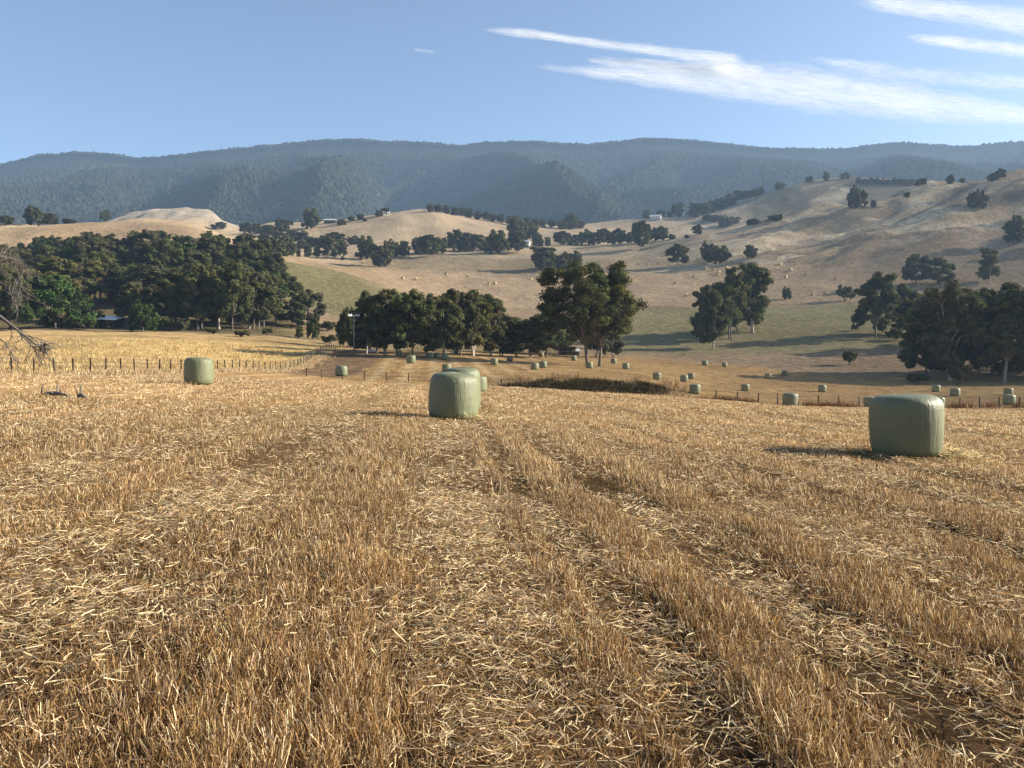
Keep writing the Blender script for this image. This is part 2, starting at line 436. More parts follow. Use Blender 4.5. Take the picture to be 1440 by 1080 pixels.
    put(sstep(780, 850, Y) * sstep(.28, .34, sx + wob * .05) * (1 - sstep(915, 945, Y + wob * 40)) * sstep(.40, .52, fbm(X / 60, Y / 60, 37, 3)) * .8, (.2, .175, .105))  # rear hill: its shade darkened into the ground colour in scrubby patches
    put(sstep(760, 800, Y) * (1 - sstep(-.3, -.22, sx)), (.41, .345, .265))
    # a track across the slopes
    put((sstep(447, 449, Y + wob * 8) * (1 - sstep(452, 454, Y + wob * 8))) * sstep(.02, .06, sx) * (1 - sstep(.3, .34, sx)), (.55, .45, .31))
    return C * .78

def grid_faces(nr, nc):
    a = (np.arange(nr - 1)[:, None] * nc + np.arange(nc - 1)[None, :]).ravel()
    return np.stack([a, a + 1, a + nc + 1, a + nc], 1)

# cross-row profile: (r, stubble height, stubble density, litter)
PROF = np.array([(-5.2,.8,.85,.35),(-4.6,.95,1.,.2),(-4.1,.6,.7,.7),(-3.8,.5,.55,1.25),(-3.5,.65,.7,.6),(-3.0,.95,1.,.2),(-2.6,.8,.8,.25),(-2.3,.35,.3,.4),(-2.0,.45,.45,.5),(-1.75,.6,.6,.9),(-1.5,.75,.8,.45),(-1.1,.9,.9,.25),(-.7,1.1,1.1,.15),(-.3,1.05,1.05,.2),
                 (-.02,.75,.75,.6),(.15,.5,.55,1.2),(.38,.4,.5,1.4),(.58,.5,.6,1.1),(.75,.85,.85,.4),(.92,.9,.9,.3),(1.06,.35,.3,.4),(1.2,.5,.5,.4),(1.35,1.05,1.1,.12),(1.7,1.1,1.15,.12),(1.92,.6,.6,.25),(2.05,.28,.22,.4),(2.25,.3,.25,.45),(2.5,.85,.85,.25),(2.95,1.0,1.05,.18),(3.3,.75,.8,.4),(3.55,.55,.6,1.15),(3.8,.7,.75,.5),(4.3,.95,1.,.2),(4.75,.8,.8,.3),(5.0,.35,.3,.4),(5.2,.8,.85,.35)])
def prof(X, Y, k):
    r = row_r(X, Y) + .30 * (fbm(X / 2.5, Y / 6., 41, 2) - .5)
    r = (r + 5.2) % 10.4 - 5.2
    return np.interp(r, PROF[:, 0], PROF[:, k])
# near field
xs = np.arange(-62, 62.01, .3); ys = np.concatenate([np.arange(-14, 0, .6), np.arange(0, 41.4, .25)])
XX, YY = np.meshgrid(xs, ys)
ZZ = H(XX, YY) - .03 * sstep(40.0, 40.6, YY)
soil = np.empty(XX.shape + (3,)); soil[:] = (.14, .085, .042)
soil *= (.75 + .5 * fbm(XX / 1.1, YY / 1.6, 33, 3))[..., None]
lit_ = np.clip(prof(XX, YY, 3) - .3, 0, 1.2)[..., None]
trk_ = np.clip(.5 + .5 * prof(XX, YY, 2) + .3 * prof(XX, YY, 3), .5, 1.05)[..., None]
soil = soil * (1 - sstep(10, 32, YY)[..., None]) + trk_ * (np.array((.36, .23, .105)) + np.array((.16, .135, .085)) * lit_) * sstep(9, 28, YY)[..., None]
lf = (1 - sstep(-31.5, -30.5, XX))[..., None]; soil = soil * (1 - lf) + np.array((.48, .34, .15)) * lf
me = np_mesh('stubble_field', np.stack([XX, YY, ZZ], -1).reshape(-1, 3), [grid_faces(*XX.shape)], M_SOIL, soil.reshape(-1, 3) * .78, True)
tag(mobj('stubble_field', me), 'mown stubble field sloping away from the camera', None, kind='structure')
# valley, paddocks and hills
ss = np.concatenate([np.linspace(-1.5, -.76, 40), np.arange(-.75, .7501, .002), np.linspace(.76, 1.5, 40)])
yv = np.geomspace(40, 1330, 620)
S2, Y2 = np.meshgrid(ss, yv); X2 = S2 * Y2
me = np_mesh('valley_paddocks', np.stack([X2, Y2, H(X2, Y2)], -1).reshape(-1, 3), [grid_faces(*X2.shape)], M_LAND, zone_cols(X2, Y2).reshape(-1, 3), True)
tag(mobj('valley_paddocks', me), 'dry farming valley with paddocks rising into bald hills', None, kind='structure')
# mountains
ss = np.linspace(-1.5, 1.5, 700); yv = np.linspace(1325, 3150, 240)
S3, Y3 = np.meshgrid(ss, yv); X3 = S3 * Y3
cm = np.empty(X3.shape + (3,)); cm[:] = (.05, .055, .03)
me = np_mesh('mountains', np.stack([X3, Y3, H(X3, Y3)], -1).reshape(-1, 3), [grid_faces(*X3.shape)], M_MTN, cm.reshape(-1, 3), True)
tag(mobj('mountains', me), 'long forested mountain range behind the valley', None, kind='structure')
# forest on the range: a mass nobody could count
def icosa():
    p = (1 + 5 ** .5) / 2
    V = np.array([(-1,p,0),(1,p,0),(-1,-p,0),(1,-p,0),(0,-1,p),(0,1,p),(0,-1,-p),(0,1,-p),(p,0,-1),(p,0,1),(-p,0,-1),(-p,0,1)], float)
    V /= np.linalg.norm(V[0])
    Fc = np.array([(0,11,5),(0,5,1),(0,1,7),(0,7,10),(0,10,11),(1,5,9),(5,11,4),(11,10,2),(10,7,6),(7,1,8),(3,9,4),(3,4,2),(3,2,6),(3,6,8),(3,8,9),(4,9,5),(2,4,11),(6,2,10),(8,6,7),(9,8,1)])
    return V, Fc
IV, IF = icosa()
nb = 190000
fs_ = rng.uniform(-1.05, 1.05, nb); fy_ = np.sqrt(rng.uniform(1370 ** 2, 2540 ** 2, nb)); fx_ = fs_ * fy_
keep = fbm(fx_ / 150, fy_ / 150, 71, 2) > -1
fx_, fy_ = fx_[keep], fy_[keep]; nb = len(fx_)
fr = rng.uniform(2.8, 5.2, nb) * (.8 + .5 * vnoise(fx_ / 40, fy_ / 40, 72)); fh = fr * rng.uniform(.8, 1.5, nb)
fz = H(fx_, fy_)
V = IV[None] * (1 + rng.uniform(-.3, .3, (nb, 12, 1)))
V = V * np.stack([fr, fr, fh], -1)[:, None] + np.stack([fx_, fy_, fz + fh * .7], -1)[:, None]
hue = rng.uniform(.65, 1.35, nb)[:, None, None] * np.array((.048, .053, .034)) * np.ones((1, 12, 1))
hue = hue * (1 + rng.uniform(-.12, .12, (nb, 1, 3)))
FF = (IF[None] + (np.arange(nb) * 12)[:, None, None]).reshape(-1, 3)
me = np_mesh('mountain_forest', V.reshape(-1, 3), [FF], M_CANOPY, hue.reshape(-1, 3) * .52, True)
tag(mobj('mountain_forest', me), 'eucalypt forest covering the distant mountain range', 'forest', kind='stuff')

# ------------------------------------------------------------------ blades
def ribbon(name, P, D, L, Wd, bend, C, mat, label, cat, tipw=.25):
    """P base, D unit direction, L length, Wd width, bend sag along gravity; three-rung ribbons"""
    n = len(P)
    rnd = rng.normal(size=(n, 3)); side = np.cross(D, rnd); side /= np.linalg.norm(side, axis=1)[:, None] + 1e-9
    mid = P + D * (L * .55)[:, None]
    off = np.cross(D, side) * (bend * L)[:, None]
    mid = mid + off * .5
    tip = P + D * L[:, None] - off * .6
    hw = (Wd * .5)[:, None] * side
    V = np.stack([P - hw, P + hw, mid - hw * .85, mid + hw * .85, tip - hw * tipw, tip + hw * tipw], 1)
    b = (np.arange(n) * 6)[:, None]
    Q = np.concatenate([b + np.array([[0, 1, 3, 2]]), b + np.array([[2, 3, 5, 4]])])
    me = np_mesh(name, V.reshape(-1, 3), [Q], mat, np.repeat(C, 6, axis=0))
    return tag(mobj(name, me), label, cat, kind='stuff')

def unit(a): return a / (np.linalg.norm(a, axis=1)[:, None] + 1e-9)
def scatter(n, y0, y1, smax=.74, xmin=-30.5):
    ex = 2.4 if y0 < 60 else 0.0                                  # a margin beyond the picture's edges
    area = smax * (y1 ** 2 - y0 ** 2); n = int(n * (area + 2 * ex * (y1 - y0)) / area)
    y = rng.uniform(y0, y1, n * 3); y = y[rng.random(n * 3) < (smax * y + ex) / (smax * y1 + ex)][:n]
    x = rng.uniform(-1, 1, len(y)) * (smax * y + ex); k = x > xmin
    return x[k], y[k]
TAN = np.array((.44, .275, .115)); PALE = np.array((.88, .70, .42)); BRN = np.array((.23, .13, .055)); GRY = np.array((.36, .27, .18))
def mixc(n, w):
    """random straw colours; w = weights of TAN, PALE, BRN, GRY"""
    k = rng.choice(4, n, p=np.array(w) / sum(w))
    c = np.stack([TAN, PALE, BRN, GRY])[k]
    return .80 * c * rng.uniform(.62, 1.32, (n, 1)) * rng.uniform(.94, 1.06, (n, 3))
BALES_NEAR = []   # filled below with (x, y, radius): no blades inside bales
def clear(x, y):
    k = np.ones(len(x), bool)
    for bx, by, br in BALES_NEAR: k &= (x - bx) ** 2 + (y - by) ** 2 > (br * .97) ** 2
    return k
def stubble(n, y0, y1, hs, ws, mixw=(4.2, 1.5, 4.4, .5)):
    x, y = scatter(n, y0, y1)
    patch = fbm(x / .45, y / .6, 43, 2); patch2 = fbm(x / 3.0, y / 4.0, 44, 2)
    rowmod = .5 + .5 * np.cos(row_r(x, y) * 2 * math.pi / .18)          # drill rows 18 cm apart
    p = prof(x, y, 2) ** 1.7 * (.55 + .9 * sstep(.3, .7, patch)) * (.35 + .65 * rowmod)
    k = (rng.uniform(0, 1.25, len(x)) < p) & clear(x, y); x, y, patch, patch2 = x[k], y[k], patch[k], patch2[k]
    m = len(x)
    h = hs * prof(x, y, 1) * rng.uniform(.45, 1.25, m) * (.65 + .7 * patch)
    lean = rng.normal(0, .33, (m, 2)) * (1 + 1.2 * (rng.random((m, 1)) < .15)) + np.stack([-.10 + .25 * (patch2 - .5), .05 + 0 * x], 1)
    D = unit(np.stack([lean[:, 0], lean[:, 1], np.ones(m)], 1))
    P = np.stack([x, y, H(x, y) - .015], 1)
    w = ws * rng.uniform(.6, 1.5, m) * np.clip(y / y0, 1, 2.5) ** .6
    c = mixc(m, mixw) * ((.78 + .5 * patch2) * (1 + .16 * sstep(9, 24, y)) * np.clip(.62 + .42 * prof(x, y, 2), .6, 1.06))[:, None]
    return P, D, h, w, rng.normal(0, .10, m), c
def litter(n, y0, y1, ls_, ws):
    x, y = scatter(n, y0, y1)
    patch = fbm(x / .8, y / .8, 45, 2)
    k = (rng.uniform(0, 1.6, len(x)) < (.12 + prof(x, y, 3) ** 1.35) * (.45 + 1.1 * sstep(.35, .7, patch))) & clear(x, y); x, y = x[k], y[k]; m = len(x)
    th = rng.normal(.15, 1.0, m) + (rng.random(m) < .5) * math.pi
    D = unit(np.stack([np.cos(th), np.sin(th), rng.normal(.05, .22, m)], 1))
    L = ls_ * rng.uniform(.35, 1.6, m)
    P = np.stack([x, y, H(x, y) + rng.uniform(.005, .085, m)], 1) - D * (L * .5)[:, None]
    P[:, 2] = np.maximum(P[:, 2], H(P[:, 0], P[:, 1]) + .003)
    w = ws * rng.uniform(.6, 1.5, m) * np.clip(y / y0, 1, 2.5) ** .6
    return P, D, L, w, rng.normal(0, .26, m), mixc(m, (3.4, 4.4, 1.3, .7))
def cat(parts): return [np.concatenate([p[i] for p in parts]) for i in range(6)]

# ------------------------------------------------------------------ silage bales
def bale_mesh(seed, r=.68, h=1.24, taper=0.0, bulge=.03, rings=22, seg=40):
    rr = random.Random(seed); ph = [rr.uniform(0, 6.28) for _ in range(8)]
    prof_ = []
    n = 5.0
    for i in range(rings + 1):
        a = math.pi * i / rings - math.pi / 2
        c, s = math.cos(a), math.sin(a)
        pr = math.copysign(abs(c) ** (2 / n), c); pz = math.copysign(abs(s) ** (2 / 7), s)
        prof_.append((max(pr, 0), pz))
    V = []
    for i, (pr, pz) in enumerate(prof_):
        for j in range(seg):
            t = 2 * math.pi * j / seg
            k = 1 + .012 * math.sin(2 * t + ph[0]) + .010 * math.sin(3 * t + ph[1] + pz) + .006 * math.sin(5 * t + ph[2] - 2 * pz) + .004 * math.sin(9 * t + ph[3] + 4 * pz)
            rad = r * pr * k * (1 + taper * pz * .5 + bulge * (1 - pz * pz))
            z = h * .5 * (1 + pz) + .012 * math.sin(t + ph[4]) * (pz > .5) + .02 * (1 - pr) * (pz > .9)
            V.append((rad * math.cos(t), rad * math.sin(t), z - .02))
    Fs = []
    for i in range(rings):
        for j in range(seg):
            Fs.append((i*seg+j, i*seg+(j+1) % seg, (i+1)*seg+(j+1) % seg, (i+1)*seg+j))
    Fs.append(tuple(range(seg - 1, -1, -1))); Fs.append(tuple(range(rings * seg, (rings + 1) * seg)))
    me = bpy.data.meshes.new('silage_bale'); me.from_pydata(V, [], Fs); me.materials.append(M_WRAP)
    me.polygons.foreach_set('use_smooth', [True] * len(me.polygons)); me.update(); return me
BM = [bale_mesh(1, taper=-.05), bale_mesh(2, taper=.05, bulge=.04), bale_mesh(3), bale_mesh(4, taper=.03), bale_mesh(5, taper=-.03)]
GB = 'wrapped silage bales standing in the mown fields'
# u centre, v base, width px, mesh, Y override, label
BALES = [
 (638, 590, 73, 0, None, 'large pale green wrapped bale in the middle of the stubble, another bale close behind'),
 (1274, 641, 104, 1, None, 'largest pale green wrapped bale, alone on the right of the near stubble field'),
 (280, 541, 41, 2, None, 'pale green wrapped bale standing near the row of steel fence posts on the left'),
 (651, 0, 52, 3, 25.5, 'green wrapped bale half hidden directly behind the big middle bale, only its top showing'),
 (480, 529, 17, 4, None, 'small green wrapped bale alone beside the brown tilled strip'),
 (672, 551, 15, 0, None, 'green bale peeping out at the right side of the big middle bale'),
 (628, 523, 13, 3, None, 'far green bale whose top shows above the left shoulder of the big middle bale'),
 (561, 501, 9, 2, None, 'small bale nearest the power pole at the edge of the field'),
 (578, 511, 13, 1, None, 'green bale in the valley field just in front of the bale nearest the power pole'),
 (606, 504, 9, 4, None, 'leftmost of three bales in a close row before the central trees'),
 (615, 504, 7, 0, None, 'middle bale of the close row of three before the central trees'),
 (626, 506, 9, 2, None, 'rightmost bale of the close row of three before the central trees'),
 (641, 498, 6, 3, None, 'tiny bale against the trunks at the back of the central trees'),
 (695, 513, 9, 1, None, 'bale at the left end of the long shadow before the big gum'),
 (717, 508, 7, 2, None, 'small bale behind the long shadow left of the big gum'),
 (752, 520, 10, 4, None, 'nearer sunlit bale of the pair left of the big gum trunks'),
 (764, 517, 8, 0, None, 'shaded bale right behind the sunlit bale left of the big gum trunks'),
 (761, 502, 7, 3, None, 'distant bale by the low trees left of the tin roof'),
 (807, 507, 7, 1, None, 'bale standing just left of the big gum trunks'),
 (829, 518, 8, 2, None, 'bale standing directly in front of the left trunk of the big gum'),
 (863, 511, 7, 4, None, 'bale just right of the big gum trunks, farther one'),
 (880, 519, 8, 0, None, 'bale right of the big gum trunks, nearer one'),
 (924, 534, 10, 3, None, 'bale beyond the right end of the dark gully bank'),
 (962, 537, 9, 1, None, 'nearer bale of a touching pair right of the gully bank'),
 (972, 533, 9, 2, None, 'farther bale of a touching pair right of the gully bank'),
 (991, 514, 8, 4, None, 'bale at the far field edge below the group of slender gums, left one'),
 (1019, 516, 7, 0, None, 'bale at the far field edge below the group of slender gums, right one'),
 (977, 554, 12, 3, None, 'bale half sunk behind grass at the right tip of the gully'),
 (1048, 550, 11, 1, None, 'lone sunlit bale in the mid field left of the tree shadow'),
 (1080, 533, 8, 2, None, 'left bale of two standing apart near the far edge of the right field'),
 (1103, 528, 8, 4, None, 'right bale of two standing apart near the far edge of the right field'),
 (1156, 551, 11, 0, None, 'dim bale standing inside the broad tree shadow'),
 (1111, 571, 21, 3, None, 'square looking bale at the fence line left of the largest bale'),
 (1223, 572, 13, 1, None, 'bale peeping out at the left shoulder of the largest bale'),
 (1319, 573, 13, 2, None, 'bale peeping out at the right shoulder of the largest bale'),
 (1316, 551, 11, 4, None, 'shaded bale in front of the dark tree cluster on the right'),
 (1343, 557, 13, 0, None, 'sunlit bale before the round dark bush on the right'),
 (1418, 556, 12, 3, None, 'farther bale of two in line near the right edge'),
 (1419, 569, 16, 1, None, 'nearer bale of two in line near the right edge'),
]
for i, (u, v, w, mi, yo, lab) in enumerate(BALES):
    x, y, z = at(u, yo) if yo else cast(u, v)
    sc = min(1.3, max(.78, w * y / F / 1.40))
    if i > 2: sc = min(1.12, max(.85, sc))
    o = mobj('silage_bale', BM[mi], loc=(x, y, z)); o.scale = (sc, sc, sc)
    if i == 0: o.scale = (sc * .98, sc * .98, sc * 1.03)
    if i == 1: o.scale = (sc * .9, sc * .9, sc * .95)
    if i == 2: o.scale = (sc * .95, sc * .95, sc * 1.06)
    if i == 3: o.scale = (sc * .98, sc * .98, 1.17)
    o.rotation_euler = (R(random.uniform(-1.5, 1.5)), R(random.uniform(-1.5, 1.5)), random.uniform(0, 6.28))
    tag(o, lab, 'bale', GB)
    if y < 75: BALES_NEAR.append((x, y, .68 * sc))

# standing stubble and straw
S_ = [stubble(640000, 2.0, 8.5, .118, .0030), stubble(600000, 8.5, 22, .118, .0056, (5, 2.2, 2.6, .8)), stubble(440000, 22, 66, .12, .0105, (5, 3, 1.8, 1.2))]
ribbon('stubble', *cat(S_), M_STRAW, 'cut dry stubble standing in rows across the near field', 'stubble', .6)
L_ = [litter(250000, 2.0, 8.5, .08, .0028), litter(190000, 8.5, 22, .10, .0055), litter(140000, 22, 62, .15, .012)]
# loose hay spilled beside the two nearest bales
for bx, by, br in BALES_NEAR[:2]:
    m = 520; d = np.abs(rng.normal(0, .38, m)); a = rng.normal(-.15, .4, m)
    x = bx + (br + d) * np.cos(a); y = by + (br + d) * np.sin(a); th = rng.uniform(0, 6.28, m)
    D = unit(np.stack([np.cos(th), np.sin(th), rng.normal(.1, .3, m)], 1)); Ln = rng.uniform(.08, .25, m)
    L_.append([np.stack([x, y, H(x, y) + rng.uniform(.03, .16, m)], 1), D, Ln, np.full(m, .013), rng.uniform(-.1, .1, m), mixc(m, (1, 6, 0, 1)) * np.array((.98, 1.0, .9))])
ribbon('straw_litter', *cat(L_), M_STRAW, 'loose pale straw lying in strips between the stubble rows', 'straw', .8)

def tufts(name, pts, hgt, wid, per, colf, label, cat_, spread=.25, lean=.35):
    m = len(pts) * per
    P = np.repeat(pts, per, axis=0) + np.concatenate([rng.normal(0, spread, (m, 2)), np.zeros((m, 1))], 1)
    P[:, 2] = H(P[:, 0], P[:, 1]) - .02
    D = unit(np.concatenate([rng.normal(0, lean, (m, 2)), np.ones((m, 1))], 1))
    return ribbon(name, P, D, hgt * rng.uniform(.4, 1.25, m), wid * rng.uniform(.6, 1.5, m), rng.uniform(-.25, .25, m), colf(m), M_GRASS, label, cat_, .15)
# pale rank grass along the left fence
yy = rng.uniform(40, 150, 1500); xx = -30.6 + rng.normal(0, .9, 1500) - 6 * sstep(105, 165, yy)
tufts('fence_grass', np.stack([xx, yy, 0 * xx], 1), .42, .03, 14, lambda m: mixc(m, (3, 5, 1, 1.5)), 'pale rank dry grass growing along the left fence', 'grass')
# yellow paddock beyond it
xx, yy = scatter(9000, 44, 150, .78, -200); k = xx < -32.5 - 6 * sstep(105, 165, yy); xx, yy = xx[k], yy[k]
k = fbm(xx / 9, yy / 4, 91, 3) > .42; xx, yy = xx[k], yy[k]
tufts('paddock_grass', np.stack([xx, yy, 0 * xx], 1), .5, .05, 9, lambda m: mixc(m, (4, 5, .8, .4)) * np.array((1.0, .96, .78)), 'tall yellow grass standing in the left paddock', 'grass', .5)
# gully bank rushes, the bank's shade put into their colour, with straw tops
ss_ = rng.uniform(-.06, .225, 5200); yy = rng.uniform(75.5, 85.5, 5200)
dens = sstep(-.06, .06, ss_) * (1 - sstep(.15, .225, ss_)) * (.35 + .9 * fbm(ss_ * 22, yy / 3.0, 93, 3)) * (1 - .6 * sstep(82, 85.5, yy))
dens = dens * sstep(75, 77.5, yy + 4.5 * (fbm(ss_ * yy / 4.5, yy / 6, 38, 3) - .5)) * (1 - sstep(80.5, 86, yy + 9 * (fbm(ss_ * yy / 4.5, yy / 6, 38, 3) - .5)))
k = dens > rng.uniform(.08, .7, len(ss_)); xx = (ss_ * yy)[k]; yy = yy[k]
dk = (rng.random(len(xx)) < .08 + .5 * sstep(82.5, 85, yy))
tufts('gully_rushes', np.stack([xx, yy, 0 * xx], 1)[~dk], .34, .035, 13, lambda m: mixc(m, (.6, .1, 2, .6)) * rng.uniform(.1, .26, (m, 1)) * np.array((.8, 1.0, .85)), 'brown rushes covering the gully bank, its shade darkened into their colour', 'rushes', .45)
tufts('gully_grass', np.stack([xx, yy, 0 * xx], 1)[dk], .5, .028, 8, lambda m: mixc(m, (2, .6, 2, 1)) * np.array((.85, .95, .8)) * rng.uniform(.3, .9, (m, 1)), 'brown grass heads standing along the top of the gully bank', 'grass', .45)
fs2 = rng.uniform(-.05, .23, 420); fy2 = np.where(rng.random(420) < .5, rng.uniform(83.5, 88, 420), rng.uniform(72, 77, 420)); k = vnoise(fs2 * 60, fy2 / 4, 98) > .45; fx2 = (fs2 * fy2)[k]; fy2 = fy2[k]
tufts('tall_dry_grass', np.stack([fx2, fy2, 0 * fx2], 1), .95, .028, 12, lambda m: mixc(m, (3, 1, 2.5, 1)) * .7, 'ragged olive brown grass clumps scattered round the gully', 'grass', .35, .45)
ss_ = rng.uniform(-.05, .23, 900); yy = rng.uniform(70, 75, 900); xx = ss_ * yy
tufts('gully_edge_grass', np.stack([xx, yy, 0 * xx], 1), .55, .035, 10, lambda m: mixc(m, (3, 2, 2, 2)) * .85, 'straw coloured grass along the near lip of the gully', 'grass', .4)
# dark weeds along the cross fence on the right
uu = rng.uniform(985, 1440, 700); k = fbm(uu / 28, 0 * uu, 95, 2) > .47; uu = uu[k]; yy = 72 + rng.normal(0, .5, len(uu)); xx = st(uu, 470)[0] * yy
tufts('fence_weeds', np.stack([xx, yy, 0 * xx], 1), .55, .035, 7, lambda m: mixc(m, (1, .3, 3, .6)) * np.array((.55, .46, .46)), 'reddish brown dry weeds along the cross fence', 'weeds', .25)
# valley floor tussocks
xx, yy = scatter(3000, 186, 260, .7, -70); k = (fbm(xx / 12, yy / 12, 97, 2) > .5) & (xx / yy < .1); xx, yy = xx[k], yy[k]
tufts('creek_tussocks', np.stack([xx, yy, 0 * xx], 1), .8, .12, 8, lambda m: mixc(m, (3, 1, 2, 3)) * np.array((.8, .85, .7)), 'rough grass tussocks on the creek flat behind the hay field', 'grass', .8)

# ------------------------------------------------------------------ trees
def leaves(C, rad, n, size, flat=.8, rs=None):
    """n leaf sprays in each clump of centre C and radius rad"""
    m = len(C)
    d = unit(rs.normal(size=(m * n, 3)))
    rr = np.repeat(rad, n) * (.5 + .55 * rs.random(m * n))
    P = np.repeat(C, n, axis=0) + d * rr[:, None] * np.array((1, 1, flat))
    nrm = unit(d * 1.1 + rs.normal(size=d.shape) * .45 + np.array((0, 0, .25)))
    t = unit(np.cross(nrm, rs.normal(size=d.shape))); b = np.cross(nrm, t)
    s = size * rs.uniform(.55, 1.45, m * n)
    a = (t * s[:, None]); c = (b * (s * rs.uniform(.45, .8, m * n))[:, None])
    V = np.stack([P - a, P - c * .9 + a * .1, P + a, P + c * .9 - a * .1], 1)
    return V.reshape(-1, 3), np.repeat(np.arange(m), n)

def tree_proto(seed, h=16., w=14., kind='gum', nl=220, size=.33, base=(.062, .073, .034), fork=.3, trunks=1, lean=0.):
    rs = np.random.default_rng(seed); random.seed(seed)
    tb = MB(); CL = []; RAD = []
    tr = .0165 * h
    # lobes of the crown
    lobes = []
    if kind == 'gum':
        nlobe = int(rs.integers(13, 16))
        for i in range(nlobe):
            a = 2.4 * i + rs.uniform(-.5, .5); q = (i + .5) / nlobe
            zz = h * ((.22 if h < 20 else .31) + (.64 if h < 20 else .55) * q + rs.uniform(-.05, .05)); rr_ = w * .36 * math.sin(math.pi * (.30 + .52 * q)) ** .7 * rs.uniform(.75, 1.12)
            lobes.append((np.array((rr_ * math.cos(a) + lean * zz * .4, rr_ * math.sin(a), zz)), w * rs.uniform(.17, .25)))
        lobes.append((np.array((lean * h * .4, 0, h * .87)), w * .19))
        ncl, flat = (10, .72) if h < 20 else (8, .7)
    elif kind == 'tall':
        nlobe = 12
        for i in range(nlobe):
            a = 2.4 * i + rs.uniform(-.6, .6); q = (i + .5) / nlobe
            zz = h * (.17 + .72 * q); rr_ = w * .30 * (1.05 - .55 * q) * rs.uniform(.7, 1.15)
            lobes.append((np.array((rr_ * math.cos(a), rr_ * math.sin(a), zz)), w * rs.uniform(.19, .26)))
        ncl, flat = 9, .85
    elif kind == 'round':
        nlobe = 13
        for i in range(nlobe):
            a = 2.4 * i; q = (i + .5) / nlobe
            zz = h * (.17 + .65 * q + rs.uniform(-.03, .03)); rr_ = w * .34 * math.sin(math.pi * (.25 + .62 * q)) ** .8 * rs.uniform(.7, 1.15)
            lobes.append((np.array((rr_ * math.cos(a), rr_ * math.sin(a), zz)), w * .20))
        ncl, flat = 8, .95
    elif kind == 'cone':
        nlobe = 18
        for i in range(nlobe):
            a = 2.4 * i; q = (i + .5) / nlobe
            zz = h * (.12 + .80 * q); rr_ = w * .40 * (1 - q) ** .75
            lobes.append((np.array((rr_ * math.cos(a), rr_ * math.sin(a), zz)), w * (.17 - .07 * q)))
        ncl, flat = 8, .7
    elif kind == 'bush':
        for i in range(7):
            a = 2.4 * i; lobes.append((np.array((w * .27 * math.cos(a) * (i > 0), w * .27 * math.sin(a) * (i > 0), h * rs.uniform(.35, .62))), w * .2))
        ncl, flat = 7, .9
    for c, r in lobes:
        k = ncl + int(rs.integers(-2, 3))
        d = unit(rs.normal(size=(k, 3))) * rs.uniform(.35, 1.0, (k, 1)) * r * np.array((1, 1, flat))
        CL.append(c + d); RAD.append(r * rs.uniform(.32, .56, k) * (.82 if h > 20 else 1))
    CL = np.concatenate(CL); RAD = np.concatenate(RAD)
    CL[:, 2] = np.maximum(CL[:, 2], RAD * .5 + .1)
    # limbs
    if kind == 'bush':
        for c, r in lobes[:5]: tb.tube([(0, 0, -.1), c * np.array((.4, .4, .5)), c], [.05, .035, .012], 5)
    else:
        for ti in range(trunks):
            off = np.array((0.0, 0.0, 0.0)) if trunks == 1 else np.array((rs.uniform(-.06, .06) * w, rs.uniform(-.05, .05) * w, 0))
            fk = off + np.array((lean * h * fork + rs.uniform(-.02, .02) * h, rs.uniform(-.02, .02) * h, h * fork))
            tb.tube([off + (0, 0, -.4), off + (0, 0, .02 * h), (off * .6 + fk * .4), fk], [tr * 1.5, tr * 1.05, tr * .9, tr * .78], 8, .15)
            for li, (c, r) in enumerate(lobes):
                if trunks > 1 and li % trunks != ti: continue
                m1 = fk + (c - fk) * .4 + np.array((0, 0, .05 * h)) + rs.normal(0, .02 * h, 3)
                m2 = fk + (c - fk) * .75 + np.array((0, 0, .03 * h)) + rs.normal(0, .02 * h, 3)
                r0 = tr * rs.uniform(.36, .55)
                tb.tube([fk - (0, 0, .03 * h), m1, m2, c], [r0, r0 * .7, r0 * .45, r0 * .2], 6)
                for _ in range(3):
                    e = c + unit(rs.normal(size=(1, 3)))[0] * r * .9
                    tb.tube([m2, (m2 + e) * .5 + (0, 0, .02 * h), e], [r0 * .34, r0 * .2, r0 * .07], 4)
    LV, ci = leaves(CL, RAD, nl, size, flat if kind in ('gum', 'tall') else 1.0, rs)
    n = len(ci)
    cb = rs.uniform(.72, 1.3, len(CL)); hue = rs.uniform(-.1, .1, (len(CL), 3))
    lc = np.array(base) * (cb[ci] * rs.uniform(.75, 1.25, n))[:, None] * (1 + hue[ci])
    Q = (np.arange(n) * 4)[:, None] + np.array([[0, 1, 2, 3]])
    # twiggy cores that close the inside of each clump
    nc = len(CL)
    cv = IV[None] * (1 + rs.uniform(-.25, .25, (nc, 12, 1))) * (RAD * .42)[:, None, None] * np.array((1, 1, flat)) + CL[:, None]
    cf = (IF[None] + (np.arange(nc) * 12)[:, None, None]).reshape(-1, 3) + len(LV)
    V = np.concatenate([LV, cv.reshape(-1, 3)])
    cc = np.concatenate([np.repeat(lc, 4, axis=0), np.repeat(np.array(base)[None] * .9, nc * 12, axis=0)])
    me = np_mesh('crown', V, [Q, cf], M_LEAF, cc)
    lo = V.min(0); hi = V.max(0)
    tm = tb.mesh('trunk', M_PALEBARK if kind == 'tall' else M_BARK, True)
    return dict(crown=me, trunk=tm, h=hi[2], w=float((hi[0] - lo[0] + hi[1] - lo[1]) * .5), cx=float((hi[0] + lo[0]) * .5))

